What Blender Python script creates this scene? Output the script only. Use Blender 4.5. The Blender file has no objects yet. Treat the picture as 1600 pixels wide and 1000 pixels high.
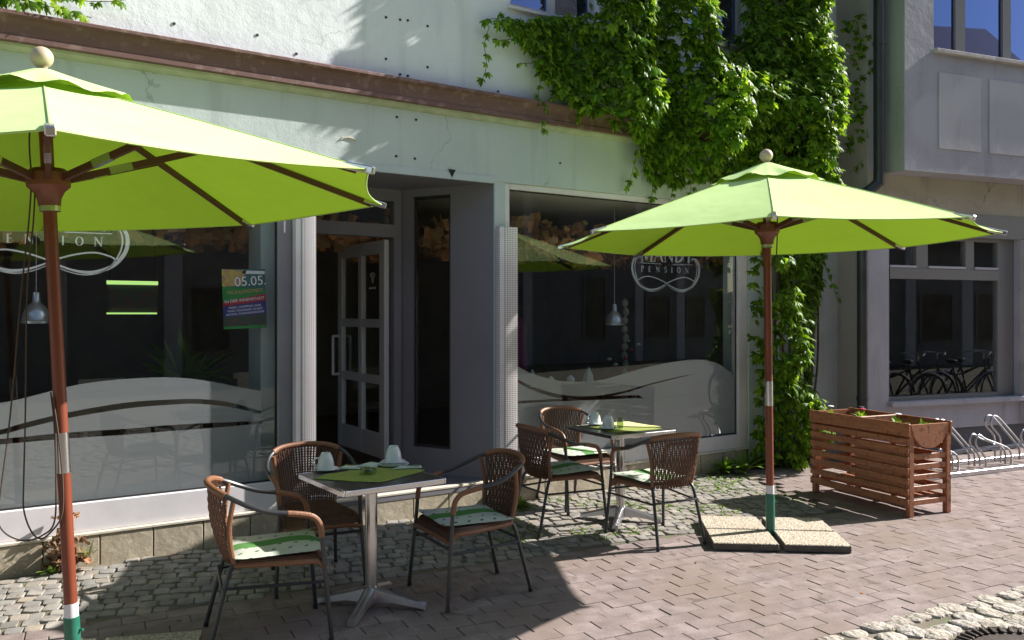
import bpy, bmesh, math, random
from mathutils import Vector, Matrix, noise
R = math.radians
rnd = random.Random(7)
SC = bpy.context.scene

# ---------------------------------------------------------------- camera, sky, sun, exposure
CAM = Vector((0.0, -6.06, 1.63)); YAW = R(33.49); FPX = 1310.0
cd = bpy.data.cameras.new('camera'); cam = bpy.data.objects.new('camera', cd)
SC.collection.objects.link(cam); SC.camera = cam
cam.location = CAM; cam.rotation_euler = (R(90), 0, -YAW)
cd.sensor_width = 36; cd.lens = FPX / 1600 * 36; cd.shift_y = -10 / 1600
cd.clip_start = 0.05; cd.clip_end = 400

SUN_EL, SUN_AZ = R(35), R(-14)           # direction towards the sun in the xy plane
wd = bpy.data.worlds.new('World'); SC.world = wd; wd.use_nodes = True
wn = wd.node_tree.nodes; wl = wd.node_tree.links
bg = wn['Background']; sky = wn.new('ShaderNodeTexSky')
sky.sky_type = 'NISHITA'; sky.sun_disc = False
sky.sun_elevation = SUN_EL; sky.sun_rotation = R(90) - SUN_AZ
wl.new(sky.outputs[0], bg.inputs[0]); bg.inputs[1].default_value = 0.08
sl = bpy.data.lights.new('sun', 'SUN'); so = bpy.data.objects.new('sun', sl); SC.collection.objects.link(so)
sl.energy = 5.0; sl.angle = R(0.5); sl.color = (1, .95, .895)
sdir = Vector((math.cos(SUN_EL) * math.cos(SUN_AZ), math.cos(SUN_EL) * math.sin(SUN_AZ), math.sin(SUN_EL)))
so.rotation_euler = sdir.to_track_quat('Z', 'Y').to_euler(); so.location = sdir * 30
SC.view_settings.view_transform = 'Standard'; SC.view_settings.look = 'None'
SC.view_settings.gamma = 1; SC.view_settings.use_curve_mapping = False
SC.view_settings.exposure = 1.24

# ---------------------------------------------------------------- materials
def new_mat(name):
    m = bpy.data.materials.new(name); m.use_nodes = True
    nt = m.node_tree
    return m, nt, nt.nodes['Principled BSDF']
def c4(c): return (c[0], c[1], c[2], 1)
def mixc(nt, fac, a, b, mode='MIX'):
    n = nt.nodes.new('ShaderNodeMix'); n.data_type = 'RGBA'; n.blend_type = mode
    for i, x in ((0, fac), (6, a), (7, b)):
        if isinstance(x, (tuple, list)): n.inputs[i].default_value = c4(x)
        elif isinstance(x, (int, float)): n.inputs[i].default_value = x
        else: nt.links.new(x, n.inputs[i])
    return n.outputs[2]
def noise_n(nt, scale, detail=5, coord='Object', rough=.6, stretch=None):
    tc = nt.nodes.new('ShaderNodeTexCoord'); out = tc.outputs[coord]
    if coord == 'World':
        pass
    if stretch:
        mp = nt.nodes.new('ShaderNodeMapping'); nt.links.new(out, mp.inputs[0]); mp.inputs['Scale'].default_value = stretch; out = mp.outputs[0]
    n = nt.nodes.new('ShaderNodeTexNoise'); nt.links.new(out, n.inputs['Vector'])
    n.inputs['Scale'].default_value = scale; n.inputs['Detail'].default_value = detail; n.inputs['Roughness'].default_value = rough
    return n.outputs['Fac']
def ramp(nt, src, p0, p1, c0=(0, 0, 0), c1=(1, 1, 1)):
    r = nt.nodes.new('ShaderNodeValToRGB'); nt.links.new(src, r.inputs[0])
    r.color_ramp.elements[0].position = p0; r.color_ramp.elements[1].position = p1
    r.color_ramp.elements[0].color = c4(c0); r.color_ramp.elements[1].color = c4(c1)
    return r.outputs[0]
def bumpn(nt, bsdf, src, strength, dist=.01, prev=None):
    b = nt.nodes.new('ShaderNodeBump'); b.inputs['Strength'].default_value = strength; b.inputs['Distance'].default_value = dist
    nt.links.new(src, b.inputs['Height'])
    if prev: nt.links.new(prev, b.inputs['Normal'])
    nt.links.new(b.outputs[0], bsdf.inputs['Normal']); return b.outputs[0]
def mat(name, col, rough=.6, col2=None, scale=6, lo=.35, hi=.65, bump=0, bscale=60, bdist=.004, metal=0, spec=.5, stretch=None, speck=None, speckscale=150):
    m, nt, b = new_mat(name)
    b.inputs['Base Color'].default_value = c4(col); b.inputs['Roughness'].default_value = rough
    b.inputs['Metallic'].default_value = metal; b.inputs['Specular IOR Level'].default_value = spec
    out = None
    if col2:
        out = mixc(nt, ramp(nt, noise_n(nt, scale, stretch=stretch), lo, hi), col, col2)
    if speck:
        out = mixc(nt, ramp(nt, noise_n(nt, speckscale, 2), .55, .68), out if out else col, speck)
    if out: nt.links.new(out, b.inputs['Base Color'])
    if bump: bumpn(nt, b, noise_n(nt, bscale, 4, stretch=stretch), bump, bdist)
    return m
def stone_mat(name, cols, island, rough=.85, speck=.25, bump=.5, bscale=70, bdist=.004, grime=None):
    m, nt, b = new_mat(name); b.inputs['Roughness'].default_value = rough; b.inputs['Specular IOR Level'].default_value = .15
    if island:
        g = nt.nodes.new('ShaderNodeNewGeometry'); rv = g.outputs['Random Per Island']
    else:
        g = nt.nodes.new('ShaderNodeObjectInfo'); rv = g.outputs['Random']
    r = nt.nodes.new('ShaderNodeValToRGB'); nt.links.new(rv, r.inputs[0]); el = r.color_ramp.elements
    el[0].color = c4(cols[0]); el[1].color = c4(cols[-1])
    for i, c in enumerate(cols[1:-1]):
        e = el.new((i + 1) / (len(cols) - 1)); e.color = c4(c)
    gm = nt.nodes.new('ShaderNodeNewGeometry')
    def wn_(scale, det):
        n = nt.nodes.new('ShaderNodeTexNoise'); nt.links.new(gm.outputs['Position'], n.inputs['Vector'])
        n.inputs['Scale'].default_value = scale; n.inputs['Detail'].default_value = det; return n.outputs['Fac']
    a = mixc(nt, ramp(nt, wn_(9, 6), .35, .7), r.outputs[0], tuple(x * .72 for x in cols[0]))
    a = mixc(nt, speck, a, ramp(nt, wn_(260, 2), .38, .62, (.08, .075, .07), (.75, .72, .68)), 'OVERLAY')
    if grime: a = mixc(nt, ramp(nt, wn_(1.5, 7), .46, .74), a, grime); a = mixc(nt, ramp(nt, wn_(5.5, 4), .64, .70), a, tuple(x * .7 for x in grime))
    nt.links.new(a, b.inputs['Base Color'])
    bumpn(nt, b, wn_(bscale, 5), bump, bdist)
    return m
def glass_mat(name, tint=(.86, .9, .88), boost=1.7):
    m = bpy.data.materials.new(name); m.use_nodes = True; nt = m.node_tree; nt.nodes.clear()
    o = nt.nodes.new('ShaderNodeOutputMaterial'); tr = nt.nodes.new('ShaderNodeBsdfTransparent'); tr.inputs[0].default_value = c4(tint)
    gl = nt.nodes.new('ShaderNodeBsdfGlossy'); gl.inputs['Roughness'].default_value = 0.0; gl.inputs[0].default_value = (.97, 1, .99, 1)
    fr = nt.nodes.new('ShaderNodeFresnel'); fr.inputs[0].default_value = 1.5
    ge = nt.nodes.new('ShaderNodeNewGeometry')
    inv = nt.nodes.new('ShaderNodeMath'); inv.operation = 'SUBTRACT'; inv.inputs[0].default_value = 1; nt.links.new(ge.outputs['Backfacing'], inv.inputs[1])
    mu = nt.nodes.new('ShaderNodeMath'); mu.operation = 'MULTIPLY'; nt.links.new(fr.outputs[0], mu.inputs[0]); mu.inputs[1].default_value = boost; mu.use_clamp = True
    m2 = nt.nodes.new('ShaderNodeMath'); m2.operation = 'MULTIPLY'; nt.links.new(mu.outputs[0], m2.inputs[0]); nt.links.new(inv.outputs[0], m2.inputs[1])
    mx = nt.nodes.new('ShaderNodeMixShader'); nt.links.new(m2.outputs[0], mx.inputs[0]); nt.links.new(tr.outputs[0], mx.inputs[1]); nt.links.new(gl.outputs[0], mx.inputs[2])
    nt.links.new(mx.outputs[0], o.inputs[0]); return m
def film_mat(name, col, tfac):
    m = bpy.data.materials.new(name); m.use_nodes = True; nt = m.node_tree; nt.nodes.clear()
    o = nt.nodes.new('ShaderNodeOutputMaterial'); d = nt.nodes.new('ShaderNodeBsdfDiffuse'); d.inputs[0].default_value = c4(col)
    t = nt.nodes.new('ShaderNodeBsdfTransparent'); mx = nt.nodes.new('ShaderNodeMixShader'); mx.inputs[0].default_value = tfac
    nt.links.new(d.outputs[0], mx.inputs[1]); nt.links.new(t.outputs[0], mx.inputs[2]); nt.links.new(mx.outputs[0], o.inputs[0]); return m
def thin_mat(name, dif, tra, fac, island=False, rough=.5, gloss=0, var=None, wrinkle=0):
    """diffuse + translucent sheet (fabric, leaf)"""
    m = bpy.data.materials.new(name); m.use_nodes = True; nt = m.node_tree; nt.nodes.clear()
    o = nt.nodes.new('ShaderNodeOutputMaterial'); d = nt.nodes.new('ShaderNodeBsdfDiffuse'); t = nt.nodes.new('ShaderNodeBsdfTranslucent')
    d.inputs[0].default_value = c4(dif); t.inputs[0].default_value = c4(tra)
    if var:
        if island: g = nt.nodes.new('ShaderNodeNewGeometry'); rv = g.outputs['Random Per Island']
        else: g = nt.nodes.new('ShaderNodeObjectInfo'); rv = g.outputs['Random']
        def vr(base):
            r = nt.nodes.new('ShaderNodeValToRGB'); nt.links.new(rv, r.inputs[0]); el = r.color_ramp.elements
            el[0].color = c4(tuple(x * var[0] for x in base)); el[1].color = c4((base[0] * var[1] * 1.35, base[1] * var[1], base[2] * var[1] * .8))
            e = el.new(.55); e.color = c4(base); return r.outputs[0]
        nt.links.new(vr(dif), d.inputs[0]); nt.links.new(vr(tra), t.inputs[0])
    mx = nt.nodes.new('ShaderNodeMixShader'); mx.inputs[0].default_value = fac
    nt.links.new(d.outputs[0], mx.inputs[1]); nt.links.new(t.outputs[0], mx.inputs[2]); res = mx.outputs[0]
    if wrinkle:
        bu = nt.nodes.new('ShaderNodeBump'); bu.inputs['Strength'].default_value = wrinkle; bu.inputs['Distance'].default_value = .02
        nt.links.new(noise_n(nt, 5, 3), bu.inputs['Height']); nt.links.new(bu.outputs[0], d.inputs['Normal']); nt.links.new(bu.outputs[0], t.inputs['Normal'])
    if gloss:
        gl = nt.nodes.new('ShaderNodeBsdfGlossy'); gl.inputs['Roughness'].default_value = rough
        lw = nt.nodes.new('ShaderNodeLayerWeight'); lw.inputs[0].default_value = .25
        mm = nt.nodes.new('ShaderNodeMath'); mm.operation = 'MULTIPLY'; nt.links.new(lw.outputs['Fresnel'], mm.inputs[0]); mm.inputs[1].default_value = gloss
        m2 = nt.nodes.new('ShaderNodeMixShader'); nt.links.new(mm.outputs[0], m2.inputs[0]); nt.links.new(res, m2.inputs[1]); nt.links.new(gl.outputs[0], m2.inputs[2]); res = m2.outputs[0]
    nt.links.new(res, o.inputs[0]); return m

M = {}
def plaster(name, col, stain, fine=.55):
    m, nt, b = new_mat(name); b.inputs['Roughness'].default_value = .9; b.inputs['Specular IOR Level'].default_value = .2
    a = mixc(nt, ramp(nt, noise_n(nt, 1.3, 7), .42, .75), col, stain)
    a = mixc(nt, ramp(nt, noise_n(nt, 1.1, 6, stretch=(5, 5, .5)), .55, .8), a, tuple(x * .82 for x in stain))
    a = mixc(nt, ramp(nt, noise_n(nt, 45, 3), .66, .74), a, tuple(x * .6 for x in col))
    tc = nt.nodes.new('ShaderNodeTexCoord'); dn = nt.nodes.new('ShaderNodeTexNoise'); dn.inputs['Scale'].default_value = 3; dn.inputs['Detail'].default_value = 5; nt.links.new(tc.outputs['Object'], dn.inputs['Vector'])
    wob = nt.nodes.new('ShaderNodeMix'); wob.data_type = 'RGBA'; wob.blend_type = 'LINEAR_LIGHT'; wob.inputs[0].default_value = .25; nt.links.new(tc.outputs['Object'], wob.inputs[6]); nt.links.new(dn.outputs['Color'], wob.inputs[7])
    vo = nt.nodes.new('ShaderNodeTexVoronoi'); vo.feature = 'DISTANCE_TO_EDGE'; vo.inputs['Scale'].default_value = .9; nt.links.new(wob.outputs[2], vo.inputs['Vector'])
    ck = nt.nodes.new('ShaderNodeMath'); ck.operation = 'LESS_THAN'; ck.inputs[1].default_value = .0035; nt.links.new(vo.outputs['Distance'], ck.inputs[0])
    cm = nt.nodes.new('ShaderNodeMath'); cm.operation = 'MULTIPLY'; nt.links.new(ck.outputs[0], cm.inputs[0]); nt.links.new(ramp(nt, noise_n(nt, 1.1, 3), .48, .60), cm.inputs[1])
    a = mixc(nt, cm.outputs[0], a, tuple(x * .74 for x in stain))
    a = mixc(nt, ramp(nt, noise_n(nt, .55, 2), .56, .60), a, tuple(min(.85, x * 1.05) for x in col))
    nt.links.new(a, b.inputs['Base Color'])
    n1 = bumpn(nt, b, noise_n(nt, 6, 6, rough=.55), fine, .03)
    bumpn(nt, b, noise_n(nt, 70, 3), .35, .004, n1)
    return m
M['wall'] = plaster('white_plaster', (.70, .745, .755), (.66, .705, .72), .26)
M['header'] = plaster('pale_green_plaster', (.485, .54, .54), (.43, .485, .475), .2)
M['ledge'] = mat('brown_paint', (.16, .082, .072), .65, (.125, .064, .056), 3, bump=.25, bscale=25, stretch=(1, 4, 4), speck=(.21, .13, .115), speckscale=14)
M['ledge_fillet'] = mat('weathered_edge', (.44, .46, .34), .8, (.33, .36, .25), 8, bump=.5, bscale=40)
M['frame_white'] = mat('window_white', (.66, .63, .66), .45, (.58, .56, .58), 4)
M['frame_grey'] = mat('grey_frame_paint', (.25, .245, .27), .5, (.22, .215, .235), 3)
M['pilaster'] = mat('pale_blue_paint', (.44, .50, .52), .55, (.40, .46, .48), 3)
M['recess'] = mat('grey_reveal_paint', (.17, .163, .19), .55, (.15, .145, .165), 1.5, bump=.1)
M['door'] = mat('door_paint', (.48, .475, .48), .45)
M['stile'] = mat('grey_shaded_stile', (.27, .265, .29), .5, (.24, .235, .26), 3)  # grey paint, with the corner guard's shade put into the colour too
M['dark_gasket'] = mat('black_gasket', (.012, .012, .013), .6)
M['tile'] = mat('plinth_tile', (.40, .345, .26), .7, (.30, .255, .185), 5, bump=.45, bscale=14, bdist=.012, speck=(.47, .41, .32), speckscale=40)
M['cap'] = mat('cream_edge', (.62, .56, .46), .7, (.50, .45, .37), 9, bump=.3)
M['glass'] = glass_mat('window_glass', (.93, .945, .945), 1.45)
M['glass_up'] = glass_mat('upper_glass', (.4, .42, .5), 5.0)
[n for n in M['glass_up'].node_tree.nodes if n.type == 'BSDF_GLOSSY'][0].inputs[0].default_value = (.36, .50, 1, 1)   # blue tint paints in a deeper sky reflection
M['film'] = film_mat('frosted_film', (.36, .366, .385), .05)
M['logo'] = film_mat('etched_logo', (.55, .57, .58), .25)
M['room'] = mat('dim_room_wall', (.26, .22, .19), .9, (.18, .15, .13), 2)
M['room_ceiling'] = mat('room_ceiling', (.62, .60, .52), .9)
M['room_floor'] = mat('room_floor', (.14, .09, .06), .5, (.10, .07, .045), 3)
M['paper'] = thin_mat('gold_crumpled_paper', (.56, .37, .20), (.36, .22, .1), .3, True, var=(.6, 1.3))
M['wood'] = mat('eucalyptus_pole', (.19, .043, .018), .42, (.14, .032, .014), 3, bump=.15, bscale=12, stretch=(9, 9, .6))
M['rib'] = mat('rib_wood', (.10, .036, .016), .5, (.075, .027, .013), 4)
M['hubwood'] = mat('turned_hub_wood', (.19, .06, .03), .4, (.14, .042, .02), 6)
M['finial'] = mat('pale_wood_ball', (.50, .41, .30), .55, (.42, .33, .23), 7)
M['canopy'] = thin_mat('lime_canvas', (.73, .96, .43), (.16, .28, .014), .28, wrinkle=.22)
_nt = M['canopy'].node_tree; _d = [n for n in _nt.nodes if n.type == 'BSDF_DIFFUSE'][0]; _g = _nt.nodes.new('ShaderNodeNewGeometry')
_nt.links.new(mixc(_nt, ramp(_nt, noise_n(_nt, 2.2, 6), .42, .8), mixc(_nt, _g.outputs['Backfacing'], (.73, .96, .43), (.27, .38, .05)), mixc(_nt, _g.outputs['Backfacing'], (.62, .83, .36), (.225, .315, .04))), _d.inputs[0])     # sunlit top paler, shaded underside darker: lighting put into the colour
M['seam'] = mat('seam_tape', (.42, .60, .18), .9)
M['chrome'] = mat('polished_steel', (.62, .61, .62), .27, metal=1, col2=(.55, .54, .55), scale=8)
M['brushed'] = mat('cast_aluminium', (.60, .59, .62), .32, (.5, .49, .53), 12, metal=1)
M['green_tube'] = mat('green_socket_paint', (.015, .13, .085), .4, (.01, .10, .065), 6)
M['white_ring'] = mat('pale_sleeve', (.62, .6, .64), .45)
M['cord'] = mat('brown_cord', (.07, .045, .035), .8)
M['slab'] = None
def pebble():
    m, nt, b = new_mat('exposed_aggregate'); b.inputs['Roughness'].default_value = .8
    tc = nt.nodes.new('ShaderNodeTexCoord'); v = nt.nodes.new('ShaderNodeTexVoronoi'); v.inputs['Scale'].default_value = 78; nt.links.new(tc.outputs['Object'], v.inputs[0])
    hs = ramp(nt, v.outputs['Color'], .1, .9, (.45, .375, .28), (.66, .60, .50))
    a = mixc(nt, ramp(nt, v.outputs['Distance'], .35, .62), hs, (.30, .25, .19))
    a = mixc(nt, ramp(nt, noise_n(nt, 4, 5), .5, .8), a, (.36, .30, .22))
    nt.links.new(a, b.inputs['Base Color'])
    inv = nt.nodes.new('ShaderNodeMath'); inv.operation = 'MULTIPLY'; inv.inputs[1].default_value = -1; nt.links.new(v.outputs['Distance'], inv.inputs[0])
    bumpn(nt, b, inv.outputs[0], .9, .006); return m
M['slab'] = pebble()
M['slab_side'] = mat('slab_concrete', (.12, .105, .09), .9, (.08, .07, .06), 20, bump=.5)
M['rattan'] = mat('brown_rattan', (.10, .042, .021), .5, (.07, .03, .016), 14, bump=.5, bscale=120, bdist=.002)
M['wrap'] = mat('tan_rattan_wrap', (.235, .105, .052), .45, (.17, .073, .036), 20, bump=.7, bscale=8, bdist=.004, stretch=(18, 18, 18))
M['tube'] = mat('dark_steel_tube', (.022, .023, .028), .38, (.03, .032, .037), 5, spec=.6)
M['rubber'] = mat('black_rubber', (.012, .012, .012), .7)
def cushion():
    m, nt, b = new_mat('printed_cushion'); b.inputs['Roughness'].default_value = .9
    tc = nt.nodes.new('ShaderNodeTexCoord'); sp = nt.nodes.new('ShaderNodeSeparateXYZ'); nt.links.new(tc.outputs['Object'], sp.inputs[0])
    def mth(op, a, bb):
        n = nt.nodes.new('ShaderNodeMath'); n.operation = op
        for i, x in enumerate((a, bb)):
            if x is None: continue
            if isinstance(x, (int, float)): n.inputs[i].default_value = x
            else: nt.links.new(x, n.inputs[i])
        return n.outputs[0]
    wv = mth('MULTIPLY', mth('SINE', mth('MULTIPLY', sp.outputs['Y'], 17), None), .018)
    xx = mth('ADD', sp.outputs['X'], wv)
    stripe = mth('LESS_THAN', mth('ABSOLUTE', xx, None), .052)
    fx = mth('SUBTRACT', mth('FRACT', mth('MULTIPLY', mth('ADD', sp.outputs['X'], .3), 12.5), None), .5)
    fy = mth('SUBTRACT', mth('FRACT', mth('MULTIPLY', mth('ADD', sp.outputs['Y'], mth('MULTIPLY', sp.outputs['X'], .5)), 12.5), None), .5)
    dot = mth('LESS_THAN', mth('ADD', mth('MULTIPLY', fx, fx), mth('MULTIPLY', fy, fy)), .016)
    a = mixc(nt, ramp(nt, noise_n(nt, 9, 3), .4, .7), (.45, .48, .42), (.40, .45, .35))
    a = mixc(nt, dot, a, (.03, .07, .04)); a = mixc(nt, stripe, a, (.07, .21, .045))
    nt.links.new(a, b.inputs['Base Color']); bumpn(nt, b, noise_n(nt, 14, 4), .3, .01); return m
M['cushion'] = cushion()
def embossed():
    m, nt, b = new_mat('embossed_steel'); b.inputs['Metallic'].default_value = .9; b.inputs['Roughness'].default_value = .32
    tc = nt.nodes.new('ShaderNodeTexCoord'); bk = nt.nodes.new('ShaderNodeTexBrick'); nt.links.new(tc.outputs['Object'], bk.inputs[0])
    bk.inputs['Scale'].default_value = 26; bk.inputs['Color1'].default_value = (.20, .19, .18, 1); bk.inputs['Color2'].default_value = (.32, .31, .3, 1); bk.inputs['Mortar'].default_value = (.08, .075, .07, 1)
    nt.links.new(bk.outputs[0], b.inputs['Base Color']); bumpn(nt, b, bk.outputs['Fac'], .4, .003); return m
M['tabletop'] = embossed()
M['lime_cloth'] = mat('lime_table_mat', (.25, .30, .06), .9, (.21, .26, .05), 30, bump=.4, bscale=200)
M['yellow_cloth'] = mat('yellow_napkin', (.70, .68, .28), .9, (.62, .6, .22), 20, bump=.3)
M['china'] = mat('white_china', (.66, .70, .74), .18, spec=.6)
M['napkin'] = mat('pale_napkin', (.60, .68, .62), .9, (.55, .63, .57), 15)
M['clear'] = glass_mat('clear_glass', (.72, .78, .66), 3)
M['planter'] = mat('stained_planter_wood', (.37, .15, .07), .55, (.27, .10, .045), 5, bump=.3, bscale=18, stretch=(1, 8, 8), speck=(.14, .05, .025), speckscale=25)
M['soil'] = mat('dark_soil', (.03, .02, .014), .95, (.015, .01, .008), 20, bump=1, bscale=40, bdist=.03)
M['galv'] = mat('galvanised_tube', (.52, .52, .54), .36, (.42, .42, .44), 10, metal=.95)
M['b2wall'] = plaster('lilac_grey_render', (.40, .395, .43), (.34, .335, .37), .3)
M['b2panel'] = plaster('pale_panel', (.46, .455, .475), (.40, .40, .43), .25)
M['b2under'] = plaster('bounce_beige_render', (.42, .39, .31), (.33, .30, .24), .3)  # colour carries the beige of light bounced under the bay
M['b2frame'] = mat('taupe_frame', (.17, .165, .16), .5)
M['b2pier'] = plaster('beige_side_render', (.47, .44, .43), (.40, .37, .36), .4)
M['b2edge'] = mat('light_frame_edge', (.42, .42, .45), .5)
M['b2plinth'] = mat('dark_plinth', (.10, .10, .115), .8, (.08, .08, .09), 4, bump=.3)
M['pipe'] = mat('dark_zinc_pipe', (.065, .072, .075), .45, (.045, .05, .052), 3, metal=.4)
M['pipe2'] = mat('grey_pipe_cover', (.30, .30, .33), .6)
M['greenside'] = plaster('green_grey_render', (.36, .40, .36), (.31, .35, .31), .2)
M['leaf'] = thin_mat('creeper_leaf', (.095, .20, .02), (.26, .48, .02), .42, False, .36, .26, (.42, 1.65))
M['leaf_many'] = thin_mat('creeper_leaf_many', (.095, .20, .02), (.26, .48, .02), .42, True, .36, .26, (.42, 1.65))
M['vine'] = mat('vine_bark', (.12, .085, .05), .9, (.08, .055, .03), 12, bump=.5)
M['weed'] = thin_mat('weed_green', (.12, .24, .025), (.22, .40, .025), .4, True, .4, .3, (.6, 1.4))
M['dry'] = thin_mat('dry_leaf', (.27, .19, .13), (.2, .12, .06), .3, True, var=(.6, 1.3))
M['petal_white'] = mat('white_petal', (.8, .8, .82), .7)
M['petal_red'] = mat('red_petal', (.5, .012, .05), .6)
M['petal_dark'] = mat('violet_petal', (.02, .015, .05), .6)
M['iron'] = mat('rusty_iron', (.07, .05, .042), .6, (.045, .035, .03), 9, metal=.5, bump=.4)
M['joint_sand'] = mat('joint_sand', (.16, .13, .095), .95, (.09, .08, .055), 3, bump=.6, bscale=90, speck=(.10, .13, .05), speckscale=14)
M['black'] = mat('matt_black', (.01, .01, .01), .8)
M['opp_wall'] = plaster('opposite_render', (.24, .24, .255), (.17, .17, .18), .2)
M['opp_band'] = mat('opposite_pilaster', (.58, .57, .62), .8)
M['opp_glass'] = glass_mat('opposite_glass', (.3, .3, .32), 1.5)
M['opp_pane'] = mat('opposite_pane', (.035, .037, .042), .15)
M['roof'] = mat('roof_tile', (.16, .07, .05), .8, (.11, .05, .04), 6, bump=.4)
M['magenta'] = mat('magenta_cloth', (.20, .012, .085), .85, (.11, .006, .045), 6)
M['lampshade'] = mat('spun_aluminium', (.72, .74, .74), .28, metal=.7, col2=(.62, .64, .64), scale=5)
M['drill'] = mat('drill_hole_shadow', (.03, .03, .03), .9)
def stripmat():
    m, nt, b = new_mat('perforated_steel'); b.inputs['Metallic'].default_value = .15; b.inputs['Roughness'].default_value = .45
    tc = nt.nodes.new('ShaderNodeTexCoord'); sp = nt.nodes.new('ShaderNodeSeparateXYZ'); nt.links.new(tc.outputs['Object'], sp.inputs[0])
    def mth(op, a, bb=None):
        n = nt.nodes.new('ShaderNodeMath'); n.operation = op
        for i, x in enumerate((a, bb)):
            if x is None: continue
            if isinstance(x, (int, float)): n.inputs[i].default_value = x
            else: nt.links.new(x, n.inputs[i])
        return n.outputs[0]
    u = mth('FRACT', mth('MULTIPLY', mth('ADD', sp.outputs['X'], sp.outputs['Y']), 62)); v = mth('FRACT', mth('MULTIPLY', sp.outputs['Z'], 62))
    h = mth('MULTIPLY', mth('GREATER_THAN', u, .42), mth('GREATER_THAN', v, .42))
    a = mixc(nt, ramp(nt, noise_n(nt, 3, 4), .4, .7), (.78, .74, .76), (.66, .61, .62))
    a = mixc(nt, h, a, (.20, .19, .20))
    nt.links.new(a, b.inputs['Base Color']); return m
M['strip'] = stripmat()
M['bikeframe'] = mat('bicycle_paint', (.03, .03, .04), .3)
M['ink_white'] = mat('print_white', (.75, .75, .78), .6)
M['ink_green'] = mat('print_green', (.03, .26, .06), .6)
M['ink_red'] = mat('print_red', (.40, .02, .03), .6)
M['ink_navy'] = mat('print_navy', (.03, .035, .22), .6)
M['ink_dark'] = mat('print_dark_green', (.02, .08, .05), .6, (.10, .04, .04), 18)
M['ink_yellow'] = mat('print_yellow', (.6, .5, .06), .6, (.4, .2, .2), 30)
M['ink_teal'] = mat('print_teal', (.04, .15, .13), .6)
m_, nt_, b_ = new_mat('lime_glow_strip'); b_.inputs['Emission Color'].default_value = (.5, .85, .22, 1); b_.inputs['Emission Strength'].default_value = .45; M['lime_glow'] = m_  # emission added so the strips show as a bright lime patch
ST = [(.25, .235, .215), (.31, .29, .265), (.37, .345, .31), (.22, .215, .205), (.35, .295, .235)]
M['sett'] = stone_mat('granite_sett', ST, False); M['sett_many'] = stone_mat('granite_sett_many', ST, True)
PV = [(.258, .208, .198), (.295, .242, .228), (.232, .19, .182), (.315, .262, .25), (.268, .224, .222)]
M['paver'] = stone_mat('brick_paver', PV, False, speck=.35, bump=.35, bscale=160, bdist=.002, grime=(.20, .155, .13)); M['paver_many'] = stone_mat('brick_paver_many', PV, True, speck=.35, bump=.35, bscale=160, bdist=.002, grime=(.20, .155, .13))
RS = [(.40, .36, .31), (.48, .44, .39), (.35, .32, .28), (.50, .45, .37), (.42, .40, .38)]
M['rough'] = stone_mat('rough_street_sett', RS, False, bump=1, bscale=26, bdist=.03); M['rough_many'] = stone_mat('rough_street_sett_many', RS, True, bump=1, bscale=26, bdist=.03)

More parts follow.
